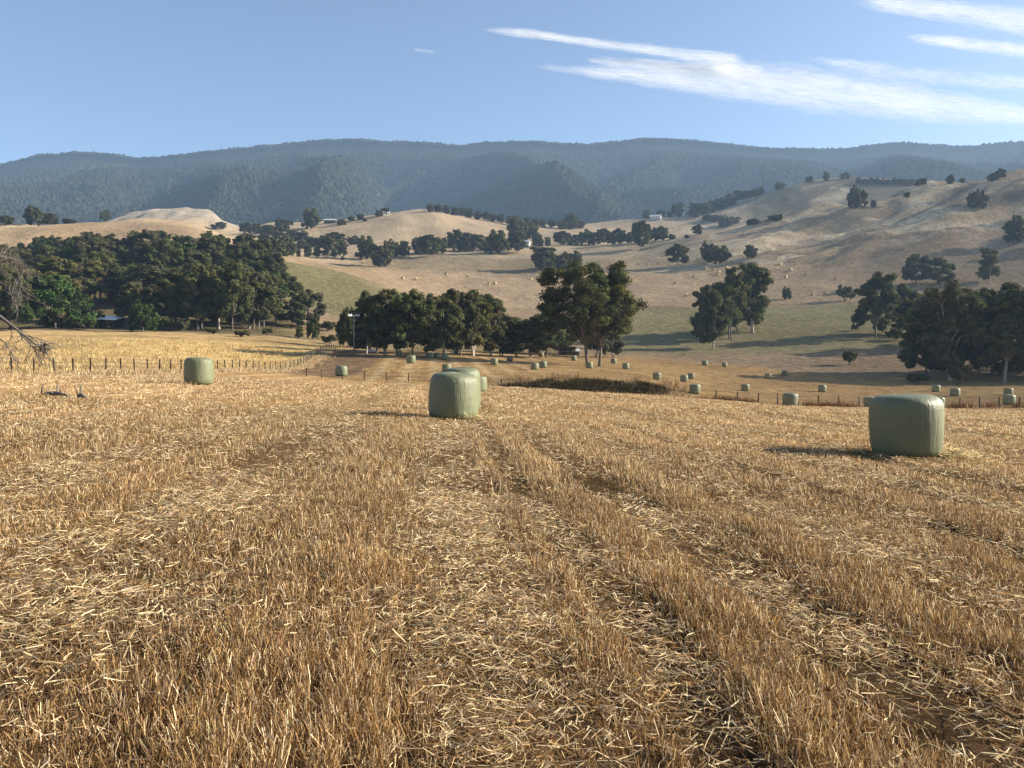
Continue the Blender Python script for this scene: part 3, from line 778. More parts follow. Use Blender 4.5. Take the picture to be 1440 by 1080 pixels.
G1 = (.078, .082, .033); G2 = (.088, .084, .042); G3 = (.048, .080, .025); G4 = (.096, .098, .036)
PROT = {
 'big_a': [tree_proto(101, 21, 18, 'gum', 210, .25, G1, .22, 1, -.10)],
 'big_b': [tree_proto(102, 21, 18, 'gum', 210, .25, G4, .2, 1, .12)],
 'gum': [tree_proto(111 + i, 17, 13, 'gum', 110, .34, (G1, G2, G4)[i], .22, 1 + (i == 2), (0, .05, -.05)[i]) for i in range(3)],
 'tall': [tree_proto(121 + i, 19, 11, 'tall', 110, .34, (G1, G4, G2)[i], .24, 1 + (i == 1)) for i in range(3)],
 'round': [tree_proto(131 + i, 12, 11, 'round', 100, .32, (G1, G3)[i], .2) for i in range(2)],
 'cone': [tree_proto(141, 15, 19, 'cone', 90, .40, G3, .15)],
 'bush': [tree_proto(151 + i, 3.2, 4, 'bush', 60, .2, (G1, G2)[i], .1) for i in range(2)],
 'far': [tree_proto(161 + i, 13, 11, ('round', 'round', 'gum', 'round')[i], 36, .6, (G1, G2, G1, G2)[i], .16) for i in range(4)],
}
pick = {k: 0 for k in PROT}
def plant(kind, u, v, hp, wp, label, group=None, Y=None, cat_='tree', name=None, parts=True, ymin=60., rot=None):
    x, y, z = at(u, Y) if Y else cast(u, v, ymin)
    pr = PROT[kind][pick[kind] % len(PROT[kind])]; pick[kind] += 1
    sh = hp * y / F / pr['h']; sw = wp * y / F / pr['w']
    nm = name or {'bush': 'shrub', 'big_a': 'gum_tree', 'big_b': 'gum_tree', 'gum': 'gum_tree', 'tall': 'gum_tree', 'cone': 'conifer_tree'}.get(kind, 'tree')
    if nm == 'shrub': cat_ = 'shrub'
    if parts:
        e = empty(nm, (x, y, z - .05)); mobj('crown', pr['crown'], e); mobj('trunk', pr['trunk'], e)
    else:
        if 'whole' not in pr:
            bm = bmesh.new(); bm.from_mesh(pr['crown']); nf = len(bm.faces); bm.from_mesh(pr['trunk'])
            me = bpy.data.meshes.new('far_tree'); bm.faces.ensure_lookup_table()
            for f in bm.faces[nf:]: f.material_index = 1
            bm.to_mesh(me); bm.free(); me.materials.append(M_LEAF); me.materials.append(M_BARK); pr['whole'] = me
        e = mobj(nm, pr['whole'], loc=(x, y, z - .05))
    e.scale = (sw, sw, sh); e.rotation_euler = (0, 0, random.uniform(0, 6.28) if rot is None else rot)
    return tag(e, label, cat_, group)

# the big old gums in the hay field
plant('big_a', 826, 515, 148, 140, 'tall spreading gum in the hay field, left of two touching trunks', rot=.2)
plant('big_b', 843, 515, 150, 130, 'broad gum in the hay field leaning right, right of two touching trunks', rot=.1)
plant('bush', 838, 503, 38, 36, 'dark rounded shrub behind the trunks of the two big gums')
plant('bush', 862, 503, 26, 30, 'olive shrub just right of the two big gum trunks')
# central grove
GC = 'gum trees of the central grove behind the hay field'
for i, (u, v, h, w, lab) in enumerate([
  (515, 499, 92, 52, 'leftmost tall dark gum of the central grove, next to the power pole'),
  (545, 500, 94, 54, None), (580, 503, 98, 60, 'gum with pale forking limbs in the central grove, behind a bale'), (600, 503, 92, 44, None), (624, 501, 96, 52, None),
  (648, 501, 94, 56, None), (668, 501, 94, 52, 'tall greener gum at the right shoulder of the central grove'), (690, 501, 78, 44, None), (706, 501, 62, 42, None), (726, 502, 58, 46, None), (746, 502, 58, 42, None), (768, 503, 66, 56, None),
  (530, 496, 80, 40, None), (563, 497, 86, 46, None), (636, 496, 90, 44, None), (685, 496, 84, 44, None), (716, 497, 56, 44, None), (757, 498, 56, 44, None), (786, 499, 52, 48, None)]):
    plant(('tall', 'gum')[i % 3 == 2], u, v, h, w * 1.18, lab or 'dark gum tree inside the dense central grove behind the hay field', GC)
plant('round', 489, 490, 60, 34, 'squat olive tree left of the power pole, edge of the central grove', GC)
# left wood
GW = 'trees of the dense wood on the left slope'
LW = 'dark gum tree in the dense wood on the left slope'
plant('cone', 78, 462, 78, 126, 'broad bright green dense tree at the front of the left wood, beside the tin shed')
plant('gum', 14, 464, 96, 70, 'grey green gum at the left edge of the wood, behind the bare branches', GW)
plant('gum', 192, 460, 66, 72, 'rounded olive gum right behind the tin roofed shed', GW)
plant('round', 201, 467, 48, 46, 'dark round tree standing in front of the wood right of the tin shed', GW)
for u, v, h, w in ((236, 465, 22, 26), (256, 466, 19, 22), (222, 465, 16, 18), (120, 464, 14, 34), (150, 462, 10, 20)):
    plant('bush', u, v, h, w, 'small olive shrub along the foot of the left wood', 'shrubs at the foot of the left wood')
for i, (u, v, h, w) in enumerate(((282, 464, 92, 62), (304, 463, 92, 56), (327, 465, 98, 60), (350, 462, 88, 60), (371, 460, 82, 56), (388, 457, 66, 42), (262, 462, 80, 56))):
    plant(('gum', 'tall')[i % 2], u, v, h, w, 'tall gum with visible trunk along the right front of the left wood', 'front gums of the left wood')
for Yr, u0, u1, step, h in ((222, -40, 380, 34, 72), (258, -60, 384, 33, 64), (292, -60, 386, 31, 58), (322, -20, 368, 30, 44), (342, 30, 350, 40, 30)):
    u = u0
    while u < u1:
        hh = h * random.uniform(.85, 1.18)
        if 100 < u < 190 and Yr < 225: u += step; continue
        plant(random.choice(('gum', 'gum', 'round', 'tall')), u, 0, hh, hh * random.uniform(.85, 1.15), LW, GW, Y=Yr + random.uniform(-9, 9))
        u += step * random.uniform(.8, 1.25)
for u, h in ((128, 40), (232, 36), (75, 36), (348, 38), (312, 34)):
    plant('gum', u, 0, h, h * .9, 'taller gum standing out on the upper skyline of the left wood', 'skyline gums of the left wood', Y=338)
# right of the wood
plant('gum', 400, 428, 46, 50, 'gum on a single stout trunk just right of the left wood')
plant('gum', 434, 462, 56, 54, 'airy gum with drooping crown below the green slope')
plant('tall', 417, 462, 46, 32, 'slender gum in front of the airy gum below the green slope')
plant('round', 441, 478, 38, 22, 'small dense upright tree at the end of the yellow paddock')
plant('tall', 421, 477, 20, 14, 'little sapling left of the small dense upright tree')
for u, v, h, w in ((340, 474, 10, 24), (376, 472, 12, 16), (464, 484, 14, 28), (461, 466, 15, 30), (480, 478, 12, 20), (300, 470, 8, 18)):
    plant('bush', u, v, h, w, 'low grey green shrub on the flat beyond the yellow paddock', 'shrubs beyond the yellow paddock')
# slender gums, centre right
plant('tall', 990, 482, 78, 44, 'short leaning gum on the left of the centre right clump')
plant('tall', 1003, 491, 92, 46, 'gum nearest the hay field in the centre right clump, with bare lower limbs')
plant('gum', 1026, 477, 102, 58, 'forked slender gum in the middle of the centre right clump')
plant('tall', 1054, 468, 100, 62, 'tallest gum on the right of the centre right clump')
plant('tall', 1036, 466, 64, 34, 'thin gum at the back of the centre right clump')
plant('round', 1106, 422, 20, 15, 'small lone tree on the pale slope right of the centre right clump')
# bank of the green paddock
plant('gum', 1231, 476, 94, 72, 'large domed gum on the bank of the green paddock')
plant('tall', 1276, 472, 74, 48, 'slimmer gum right beside the large domed gum on the bank')
plant('bush', 1188, 424, 24, 30, 'dark shrub left of the large domed gum')
plant('bush', 1258, 480, 20, 24, 'dark shrub between the trunks of the two gums on the bank')
plant('bush', 1203, 466, 12, 12, 'tiny round shrub left of the domed gum trunk')
plant('bush', 1194, 514, 24, 20, 'sparse shrub standing in the shade below the green paddock')
plant('gum', 1287, 404, 48, 44, 'left of two dark gums standing above the right cluster')
plant('gum', 1319, 402, 40, 46, 'right of two dark gums standing above the right cluster')
plant('tall', 1390, 398, 50, 32, 'tall dark tree with a waisted crown on the lower right slope')
GR = 'gums of the dark cluster on the right'
for i, (u, v, h, w, lab) in enumerate(((1302, 528, 108, 66, 'leftmost low spreading gum of the dark right cluster'), (1336, 532, 140, 86, 'tall gum with pale forking limbs in the dark right cluster'), (1376, 533, 126, 84, None), (1412, 535, 142, 84, None), (1450, 536, 140, 90, None), (1356, 522, 120, 70, None),
    (1395, 523, 120, 70, None), (1432, 524, 132, 70, None), (1316, 521, 100, 56, None), (1490, 536, 140, 90, None), (1530, 534, 135, 90, None), (1575, 530, 140, 90, None), (1470, 522, 130, 80, None))):
    plant(('gum', 'tall')[i % 2], u, v + 3, h, w * 1.1, lab or 'unseen gum added behind the right cluster to shade the green hollow', GR)
for u in (1322, 1352, 1386, 1424): plant('gum', u, 0, 88, 70, 'unseen gum added behind the right cluster to shade the green hollow', GR, Y=221 + random.uniform(-8, 8))  # hidden gums added behind the cluster to cast shade on the hollow
plant('bush', 1347, 541, 34, 36, 'round black green bush at the foot of the dark right cluster')
plant('bush', 1290, 540, 16, 30, 'low bush at the left foot of the dark right cluster')
# far trees
def far(lst, label, group, kind='far'):
    for t in lst:
        plant(kind, t[0], t[1], t[2], t[3], t[4] if len(t) > 4 else label, group, parts=False, name='tree')
far([(48, 317, 28, 28, 'tallest tree on the bald left hill crest'), (70, 315, 17, 24), (8, 317, 14, 24), (97, 313, 7, 24, 'flat low bush on the bald left hill crest'), (148, 312, 17, 17, 'lone leaning tree near the right end of the left hill crest'), (-30, 318, 20, 26)], 'dark tree on the crest of the bald left hill', 'trees on the left hill crest')
far([(311, 323, 11, 17), (301, 322, 7, 12)], 'small tree on the right flank of the pale knoll', 'trees by the pale knoll')
far([(346, 328, 16, 22), (362, 329, 15, 22), (381, 332, 16, 26), (398, 326, 20, 28, 'domed tree topping the row left of the farm shed'), (437, 322, 30, 30, 'big round tree on the ridge left of the farm shed'), (410, 340, 17, 26), (394, 342, 16, 24), (372, 340, 12, 22), (425, 338, 14, 20)], 'tree in the thicket on the ridge left of the farm shed', 'thicket left of the farm shed')
far([(403, 361, 28, 34), (389, 361, 25, 26), (420, 362, 14, 8), (433, 362, 18, 13), (446, 362, 17, 14), (461, 364, 32, 28, 'dense round tree standing low on the centre paddock edge'), (481, 360, 24, 20), (441, 346, 13, 26), (457, 345, 14, 24), (472, 342, 15, 30), (497, 344, 13, 24), (482, 366, 6, 7), (424, 350, 12, 22), (384, 352, 14, 20)], 'tree scattered along the upper edge of the centre paddock', 'trees above the centre paddock')
far([(536, 376, 38, 40, 'lone gum with a thick bare trunk standing out in the centre paddock'), (514, 365, 34, 32), (568, 361, 23, 20), (603, 362, 32, 38, 'wide gum on two trunks in the centre tree line'), (589, 358, 25, 26), (640, 354, 32, 28, 'brighter green rounded tree in the centre tree line'), (656, 354, 28, 24), (668, 353, 24, 28), (682, 352, 20, 26), (698, 358, 35, 38, 'broad dark gum left of the white farmhouse'), (713, 353, 17, 18), (727, 357, 32, 30), (726, 344, 40, 32), (745, 340, 28, 28), (757, 347, 18, 20), (770, 348, 15, 10), (552, 362, 26, 24), (620, 357, 24, 24)], 'dark tree in the line across the centre slope', 'centre tree line')
far([(480, 317, 9, 17), (494, 312, 8, 11), (507, 309, 9, 13), (513, 312, 5, 7), (533, 305, 10, 14), (542, 303, 11, 14)], 'small tree near the buildings on the central hill crest', 'trees on the central hill crest')
row = [(605, 299, 14, 12), (616, 299, 13, 13), (628, 301, 13, 13), (641, 304, 13, 13), (650, 304, 14, 13), (660, 307, 14, 13), (672, 309, 13, 13), (683, 311, 14, 13), (693, 312, 13, 13), (704, 314, 13, 13), (716, 316, 13, 13), (728, 318, 13, 13), (741, 319, 15, 14), (752, 319, 13, 13), (763, 320, 13, 13), (776, 321, 13, 14), (790, 323, 15, 17), (803, 323, 23, 23, 'tall clump at the right end of the ridge tree row'), (816, 322, 13, 17)]
far(row, 'tree in the long row running down the central ridge', 'ridge tree row')
far([(790, 346, 21, 28), (806, 345, 16, 20), (823, 345, 23, 25), (836, 345, 19, 21), (848, 344, 23, 20), (860, 344, 19, 19), (870, 343, 22, 24), (885, 342, 16, 16), (901, 352, 42, 30, 'tall ragged gum at the right end of the middle row'), (918, 339, 20, 26), (930, 338, 20, 22), (945, 337, 8, 14)], 'tree in the middle row right of the farmhouse', 'middle tree row')
far([(764, 381, 34, 40, 'large gum left of the pair above the big gum crown'), (790, 380, 26, 32), (808, 376, 24, 24)], 'tree of the clump rising behind the big gum crown', 'clump behind the big gum crown')
far([(910, 308, 12, 16), (930, 305, 11, 15), (942, 306, 9, 10), (953, 305, 21, 21, 'flat topped tree on slim trunks above the valley gap'), (976, 306, 21, 22), (990, 304, 19, 22), (1001, 299, 19, 19), (1013, 295, 17, 21), (1026, 290, 17, 21), (1040, 284, 17, 21), (1052, 279, 13, 15), (1062, 277, 12, 12), (1070, 274, 11, 11)], 'tree in the belt climbing the left flank of the rear right hill', 'belt on the rear right hill')
far([(980, 331, 15, 16), (1020, 320, 17, 25), (997, 311, 9, 22), (1058, 317, 9, 22), (1090, 312, 10, 24), (1032, 316, 12, 20), (1008, 312, 10, 18), (966, 335, 5, 9)], 'scrubby tree in the shaded hollow below the rear right hill', 'scrub in the hollow')
far([(952, 373, 30, 33, 'wide low tree alone on the pale slope, left of a group of three'), (995, 369, 31, 23), (1012, 371, 26, 34), (1056, 364, 20, 23, 'single round tree right of the group of three on the pale slope'), (1004, 370, 22, 20)], 'gum of the group of three on the pale slope', 'group on the pale slope')
far([(1096, 267, 11, 17, 'low round tree on the left skyline of the rear right hill'), (1138, 257, 9, 13, 'small bush on the skyline left of the upright tree'), (1162, 255, 14, 12, 'upright tree alone on the top of the rear right hill'), (1188, 252, 9, 14, 'domed tree right of the upright skyline tree')], '', 'skyline trees of the rear right hill')
far([(1208 + i * 8.2, 259 + i * .3 + random.uniform(-.5, .5), 9 + random.uniform(-1, 2), 10) for i in range(12)], 'tree in the straight planted row on top of the rear right hill', 'planted hilltop row')
far([(1201, 294, 33, 22, 'tall twin trunked gum on the crest of the near right hill, left stem'), (1212, 292, 26, 18, 'lower right companion of the tall twin gum on the near right crest'), (1228, 292, 11, 10, 'small tree right beside the twin gum on the near right crest'), (1275, 279, 9, 10, 'little round bush alone on the near right crest'), (1336, 259, 14, 12, 'slim tree on the far right skyline'), (1353, 258, 8, 9, 'tiny bush right of the slim skyline tree'), (1396, 255, 11, 17, 'left of two leaning trees on the far right skyline'), (1407, 252, 14, 14, 'right of two leaning trees on the far right skyline'), (1375, 295, 30, 30, 'fan shaped tree in the middle of the right hillside'), (1426, 342, 40, 30, 'dim tree low on the right hillside near the picture edge')], '', 'trees on the near right hill')
far([(1490, 300, 34, 34), (1530, 320, 36, 34), (1470, 275, 26, 26), (1560, 285, 32, 32), (1610, 310, 36, 34), (1500, 350, 40, 36), (1660, 290, 34, 32), (1480, 330, 36, 30)], 'tree outside the right edge on the near right hill', 'trees beyond the right edge')

# ------------------------------------------------------------------ far straw bales
def straw_mesh():
    bm = bmesh.new()
    bmesh.ops.create_cone(bm, cap_ends=True, segments=18, radius1=.75, radius2=.75, depth=1.3, matrix=Matrix.Translation((0, 0, .72)) @ Matrix.Rotation(R(90), 4, 'X'))
    bmesh.ops.bevel(bm, geom=[e for e in bm.edges if len(e.link_faces) == 2 and e.calc_face_angle() > 1], offset=.08, segments=2, affect='EDGES')
    me = bpy.data.meshes.new('straw_bale'); bm.to_mesh(me); bm.free(); me.materials.append(M_STRAWBALE); return me
SBM = straw_mesh()
for u, v in ((566, 392), (585, 393), (627, 386), (658, 388), (687, 400), (696, 399), (747, 393), (975, 389), (993, 378), (1002, 380), (1011, 383), (1009, 387), (1022, 377), (949, 399), (897, 372), (911, 372), (925, 371), (1092, 364), (1097, 372), (1112, 380), (1133, 387), (1105, 390), (1174, 393), (1142, 415), (1160, 414), (965, 416), (511, 369)):
    x, y, z = cast(u, v + 1, 100)
    o = mobj('straw_bale', SBM, loc=(x, y, z)); o.rotation_euler = (0, 0, random.uniform(0, 3.1))
    tag(o, 'tiny round straw bale lying on a distant hillside paddock', 'bale', 'round straw bales on the far slopes')

# ------------------------------------------------------------------ fences
def picket(h, r=.022):
    m = MB(); m.box((-r, -r * .35, -.25), (r, r * .35, h)); m.box((-r * .3, r * .35, -.25), (r * .3, r * 1.6, h - .01)); return m
def timber(h, r=.07):
    m = MB(); m.tube([(0, 0, -.3), (0, 0, h * .5), (.01, 0, h)], [r, r * .95, r * .88], 8, .12); return m
def fence(name, pts, label, hgt, kinds, wires=4):
    root = empty(name, pts[0]); tag(root, label, 'fence')
    o0 = Vector(pts[0])
    pk = picket(hgt, .05).mesh('post', M_STEEL); tm = timber(hgt + .08).mesh('post', M_POST, True)
    for p, k in zip(pts, kinds):
        o = mobj('post', tm if k else pk, root, Vector(p) - o0)
        o.rotation_euler = (R(random.uniform(-3, 3)), R(random.uniform(-3, 3)), random.uniform(-.3, .3))
    for i in range(wires):
        z = hgt * (.2 + .74 * i / max(1, wires - 1)); mb = MB()
        mb.tube([Vector(p) - o0 + Vector((0, .03, z + random.uniform(-.02, .02))) for p in pts], [.010] * len(pts), 4)
        mobj('wire', mb.mesh('wire', M_WIRE), root)
    return root
pts = []; kinds = []
y = 38.8; i = 0
while y < 166:
    x = -31 - 6 * float(sstep(105, 165, y)); pts.append((x, y, float(H(x, y)))); kinds.append(y > 92 and i % 5 == 0); y += 2.22; i += 1
fence('wire_fence', pts, 'long wire fence of rusty steel posts along the left paddock', 1.22, kinds)
cu = [430, 452, 481, 512, 543, 574, 610, 705, 1008, 1038, 1067, 1095, 1124, 1152, 1181, 1210, 1239, 1268, 1297, 1325, 1352, 1380, 1408, 1436, 1466]
pts = []
for u in cu:
    Yf = 88 - 16 * float(sstep(430, 1000, u)); pts.append(at(u, Yf))
fence('cross_fence', pts, 'low wire fence crossing behind the near stubble field', 1.0, [u in (452, 1095, 1210) for u in cu], 3)

# ------------------------------------------------------------------ power poles
def pole(u, v, hp, arm, label, ins=True):
    x, y, z = cast(u, v, 60); h = hp * y / F
    root = empty('power_pole', (x, y, z)); tag(root, label, 'pole')
    m = MB(); m.tube([(0, 0, -.5), (0, 0, h * .5), (0, 0, h)], [.16, .14, .11], 10); mobj('pole', m.mesh('pole', M_POLE, True), root)
    m = MB(); m.box((-arm, -.06, h - .36), (arm, .06, h - .2)); mobj('crossarm', m.mesh('crossarm', M_TIN if ins else M_POST), root)
    if ins:
        mm = MB(); mm.tube([(0, 0, 0), (0, 0, .12), (0, 0, .14), (0, 0, .3)], [.1, .16, .1, .07], 10); me = mm.mesh('insulator', M_PORC, True)
        for k in (-.95, -.5, .5, .95): mobj('insulator', me, root, (arm * k, 0, h - .2))
        root.rotation_euler = (0, 0, R(48))
pole(498, 500, 58, 1.15, 'grey timber power pole with a white crossarm beside the central grove')
pole(839, 325, 12, .5, 'thin distant power pole above the middle tree row, left of two', False)
pole(846, 325, 11, .5, 'thin distant power pole above the middle tree row, right of two', False)
pole(1212, 342, 17, .5, 'thin distant power pole standing on the right hillside', False)

# ------------------------------------------------------------------ buildings
def gable(name, u, v, wp, hp, label, wall, yaw=0., dep=.6, Y=None, roofm=None, wins=True):
    x, y, z = at(u, Y) if Y else cast(u, v, 60)
    w = wp * y / F; h = hp * y / F; d = w * dep
    root = empty(name, (x, y, z)); root.rotation_euler = (0, 0, yaw); tag(root, label, 'shed' if 'shed' in name else 'house')
    eh = h * .55
    m = MB()
    V = [(-w/2,-d/2,-.5),(w/2,-d/2,-.5),(w/2,d/2,-.5),(-w/2,d/2,-.5),(-w/2,-d/2,eh),(w/2,-d/2,eh),(w/2,d/2,eh),(-w/2,d/2,eh),(-w/2,0,h*.93),(w/2,0,h*.93)]
    m.add(V, [(0,1,5,4),(2,3,7,6),(1,2,6,9,5),(3,0,4,8,7)]); mobj('wall', m.mesh('wall', wall), root)
    m = MB(); e = .06 * w; t = .05
    for sgn in (-1, 1):
        a = [(-w/2-e, sgn*(d/2+e), eh-.02*h), (w/2+e, sgn*(d/2+e), eh-.02*h), (w/2+e, 0, h*.96), (-w/2-e, 0, h*.96)]
        b = [(p[0], p[1], p[2] + t) for p in a]
        m.add(a + b, [(0,1,2,3),(4,5,6,7),(0,1,5,4),(1,2,6,5),(2,3,7,6),(3,0,4,7)])
    mobj('roof', m.mesh('roof', roofm or M_TIN), root)
    if not wins: return root
    m = MB(); m.box((-w*.08, -d/2-.04, 0), (w*.08, -d/2-.005, eh*.8)); mobj('door', m.mesh('door', M_DARK), root)
    for k in (-.3, .3):
        m = MB(); m.box((w*k-w*.06, -d/2-.04, eh*.35), (w*k+w*.06, -d/2-.005, eh*.75)); mobj('window', m.mesh('window', M_DARK), root)
    return root
gable('farm_shed', 465, 314, 16, 6, 'grey roofed farm shed low on the central ridge', M_DARK, roofm=M_GREYTIN)
gable('farm_house', 543, 303, 9, 6, 'cream cottage under trees on the central hill crest', M_CREAM, .3)
gable('farm_house', 716, 346, 14, 8, 'white roofed farmhouse in the centre tree line, left of two', M_CREAM, .2)
gable('farm_house', 737, 346, 16, 8, 'white roofed farmhouse in the centre tree line, right of two', M_CREAM, -.4)
gable('farm_shed', 676, 349, 9, 6, 'small pale shed hidden among the centre tree line', M_TIN, .2)
gable('farm_shed', 922, 309, 15, 7, 'pale roofed shed between trees above the valley gap', M_GREYTIN, -.35, roofm=M_GREYTIN, wins=False)
gable('farm_shed', 801, 499, 24, 9, 'low tin roofed shed tucked behind the left of the big gums', M_DARK, .15, roofm=M_GREYTIN)
# open-front shed by the left wood
x, y, z = cast(145, 461, 60); y -= 1; k = y / F
root = empty('hay_shed', (x, y, z)); tag(root, 'open fronted shed with a low white tin roof before the left wood', 'shed')
w = 38 * k; h = 15 * k; d = 5.0
m = MB(); V = [(-w/2-.2,-.6,h*.82),(w/2+.3,-.6,h*.68),(w/2+.3,d+.4,h*1.12),(-w/2-.2,d+.4,h*1.24)]
m.add(V + [(a, b, c + .08) for a, b, c in V], [(3,2,1,0),(4,5,6,7),(0,1,5,4),(1,2,6,5),(2,3,7,6),(3,0,4,7)]); mobj('roof', m.mesh('roof', M_TIN), root)
m = MB(); m.box((-w/2, d-.1, -.3), (w/2, d, h*1.02)); m.box((-w/2, 0, -.3), (-w/2+.1, d-.11, h*.8)); mobj('wall', m.mesh('wall', M_DARK), root)
pm = MB(); pm.tube([(0, 0, -.3), (0, 0, h * .4), (0, 0, h * .71)], [.09, .09, .08], 8); pme = pm.mesh('post', M_POST)
for q in (-.45, -.1, .22, .48): mobj('post', pme, root, (w * q, -.2, 0))
m = MB(); m.box((w*.05, 1.2, -.2), (w*.16, 2.4, h*.55)); mobj('partition', m.mesh('partition', M_BRICK), root)
# pale clay heap by the power pole
def heap(u, v, w, hgt, label):
    x, y, z = cast(u, v, 60); k = y / F
    n = 18; V = []; Fs = []
    for i in range(7):
        q = i / 6
        for j in range(n):
            t = 2 * math.pi * j / n; rr = (1 - q) ** .7 * (1 + .18 * math.sin(3 * t + 1) + .12 * math.sin(5 * t) + random.uniform(-.05, .05))
            V.append((rr * w * k / 2 * math.cos(t), rr * w * k / 2.6 * math.sin(t), -.15 + hgt * k * q + random.uniform(-.04, .04)))
    for i in range(6):
        for j in range(n): Fs.append((i*n+j, i*n+(j+1) % n, (i+1)*n+(j+1) % n, (i+1)*n+j))
    Fs.append(tuple(range(6*n, 7*n)))
    mb = MB(); mb.add(V, Fs); o = mobj('clay_mound', mb.mesh('clay_mound', M_ROCK, True), loc=(x, y, z)); return tag(o, label, 'mound')
heap(520, 494, 20, 6, 'pale clay mound at the foot of the power pole')

# ------------------------------------------------------------------ fallen branches and bare tree
def fallen(u, v, wp, label, seed):
    random.seed(seed); x, y, z = cast(u, v, 8); k = y / F; L = wp * k
    mb = MB(); P = [(-L/2, 0, .05), (-L*.2, .05, .1), (.05*L, 0, .12), (L*.3, -.08, .1), (L/2, 0, .02)]
    mb.tube(P, [.025, .05, .06, .045, .015], 7, .2)
    for q in range(6):
        a = random.uniform(-.4, .35) * L; e = (a + random.uniform(-.2, .2) * L, random.uniform(-.3, .3), random.uniform(.08, .42))
        mb.tube([(a, 0, .1), ((a + e[0]) / 2, e[1] * .4, e[2] * .7), e], [.03, .02, .008], 5)
    return tag(mobj('fallen_branch', mb.mesh('fallen_branch', M_DEADWOOD, True), loc=(x, y, z)), label, 'branch')
fallen(76, 559, 50, 'larger dead branch lying on the stubble near the left fence', 3)
fallen(115, 562, 18, 'short dead stick lying right of the larger fallen branch', 4)

# leafless tree standing just outside the left edge; its limbs hang into the picture
random.seed(21)
TY = 12.0
tx = -.80 * TY; tz = float(H(tx, TY))
root = empty('bare_tree', (tx, TY, tz)); tag(root, 'leafless tree at the left edge with drooping bare twigs', 'tree')
O = np.array((tx, TY, tz))
def wp(u, v, y): 
    s, t = st(u, v); return np.array((float(s) * y, y, EZ + float(t) * y)) - O
mb = MB(); fk = np.array((.1, 0, 2.2)); mb.tube([(0, 0, -.3), (0, 0, .4), (.05, 0, 1.3), fk], [.26, .2, .17, .15], 10, .1)
mb.tube([fk, (-.3, .2, 3.2), (-.9, .4, 4.6)], [.12, .09, .04], 8); mobj('trunk', mb.mesh('trunk', M_DEADWOOD, True), root)
def twigs(mb, P, r, n, spread, depth=0):
    P = np.asarray(P)
    for _ in range(n):
        i = random.uniform(.2, 1) * (len(P) - 1); j = int(min(i, len(P) - 2)); b = P[j] + (P[j + 1] - P[j]) * (i - j)
        dv = (P[j + 1] - P[j]); dv = dv / (np.linalg.norm(dv) + 1e-9)
        dv = dv + np.array([random.gauss(0, .7), random.gauss(0, .7), random.gauss(-.25, .6)]); L = spread * random.uniform(.4, 1.2)
        q = [b, b + dv * L * .5 + np.array((0, 0, -.02)), b + dv * L + np.array((random.gauss(0, .04), 0, -.12 * L))]
        mb.tube(q, [r, r * .7, r * .35], 4)
        if depth: twigs(mb, q, r * .6, 4, spread * .5, depth - 1)
mb = MB()
P = [fk, wp(-40, 425, 11.9), wp(0, 445, 11.8), wp(22, 462, 11.7), wp(45, 480, 11.7), wp(58, 490, 11.6)]
mb.tube(P, [.07, .04, .026, .020, .014, .008], 7); twigs(mb, P[2:], .007, 16, .24, 1)
P2 = [P[3], wp(44, 486, 11.6), wp(56, 494, 11.6)]; mb.tube(P2, [.014, .009, .005], 5)
for _ in range(46):
    b = wp(60 + random.gauss(0, 2), 487 + random.gauss(0, 3), 11.6); e = b + np.array((random.gauss(.06, .09), random.gauss(0, .08), random.gauss(-.02, .08)))
    mb.tube([b, e], [.006, .003], 4)
P = [fk, wp(-60, 440, 11.7), wp(-10, 470, 11.5), wp(8, 482, 11.5), wp(18, 499, 11.4)]
mb.tube(P, [.05, .03, .016, .011, .006], 6); twigs(mb, P[2:], .006, 12, .16, 1)
mobj('branch', mb.mesh('branch', M_DEADWOOD, True), root)
mb = MB()
for v0, u1, v1, v2 in ((352, 14, 350, 366), (362, 26, 366, 380), (378, 20, 392, 408), (398, 16, 406, 430), (345, 8, 347, 354)):
    P = [fk, np.array((.2, -.1, 3.0)) + random.uniform(-.2, .2), wp(-40, v0 - 8, 11.8), wp(0, v0, 11.7), wp(u1, v1, 11.6), wp(u1 + 8, v2, 11.5)]
    mb.tube(P, [.05, .035, .022, .013, .008, .004], 6); twigs(mb, P[2:], .0055, 12, .27, 1)
mobj('branch', mb.mesh('branch', M_DEADWOOD, True), root)

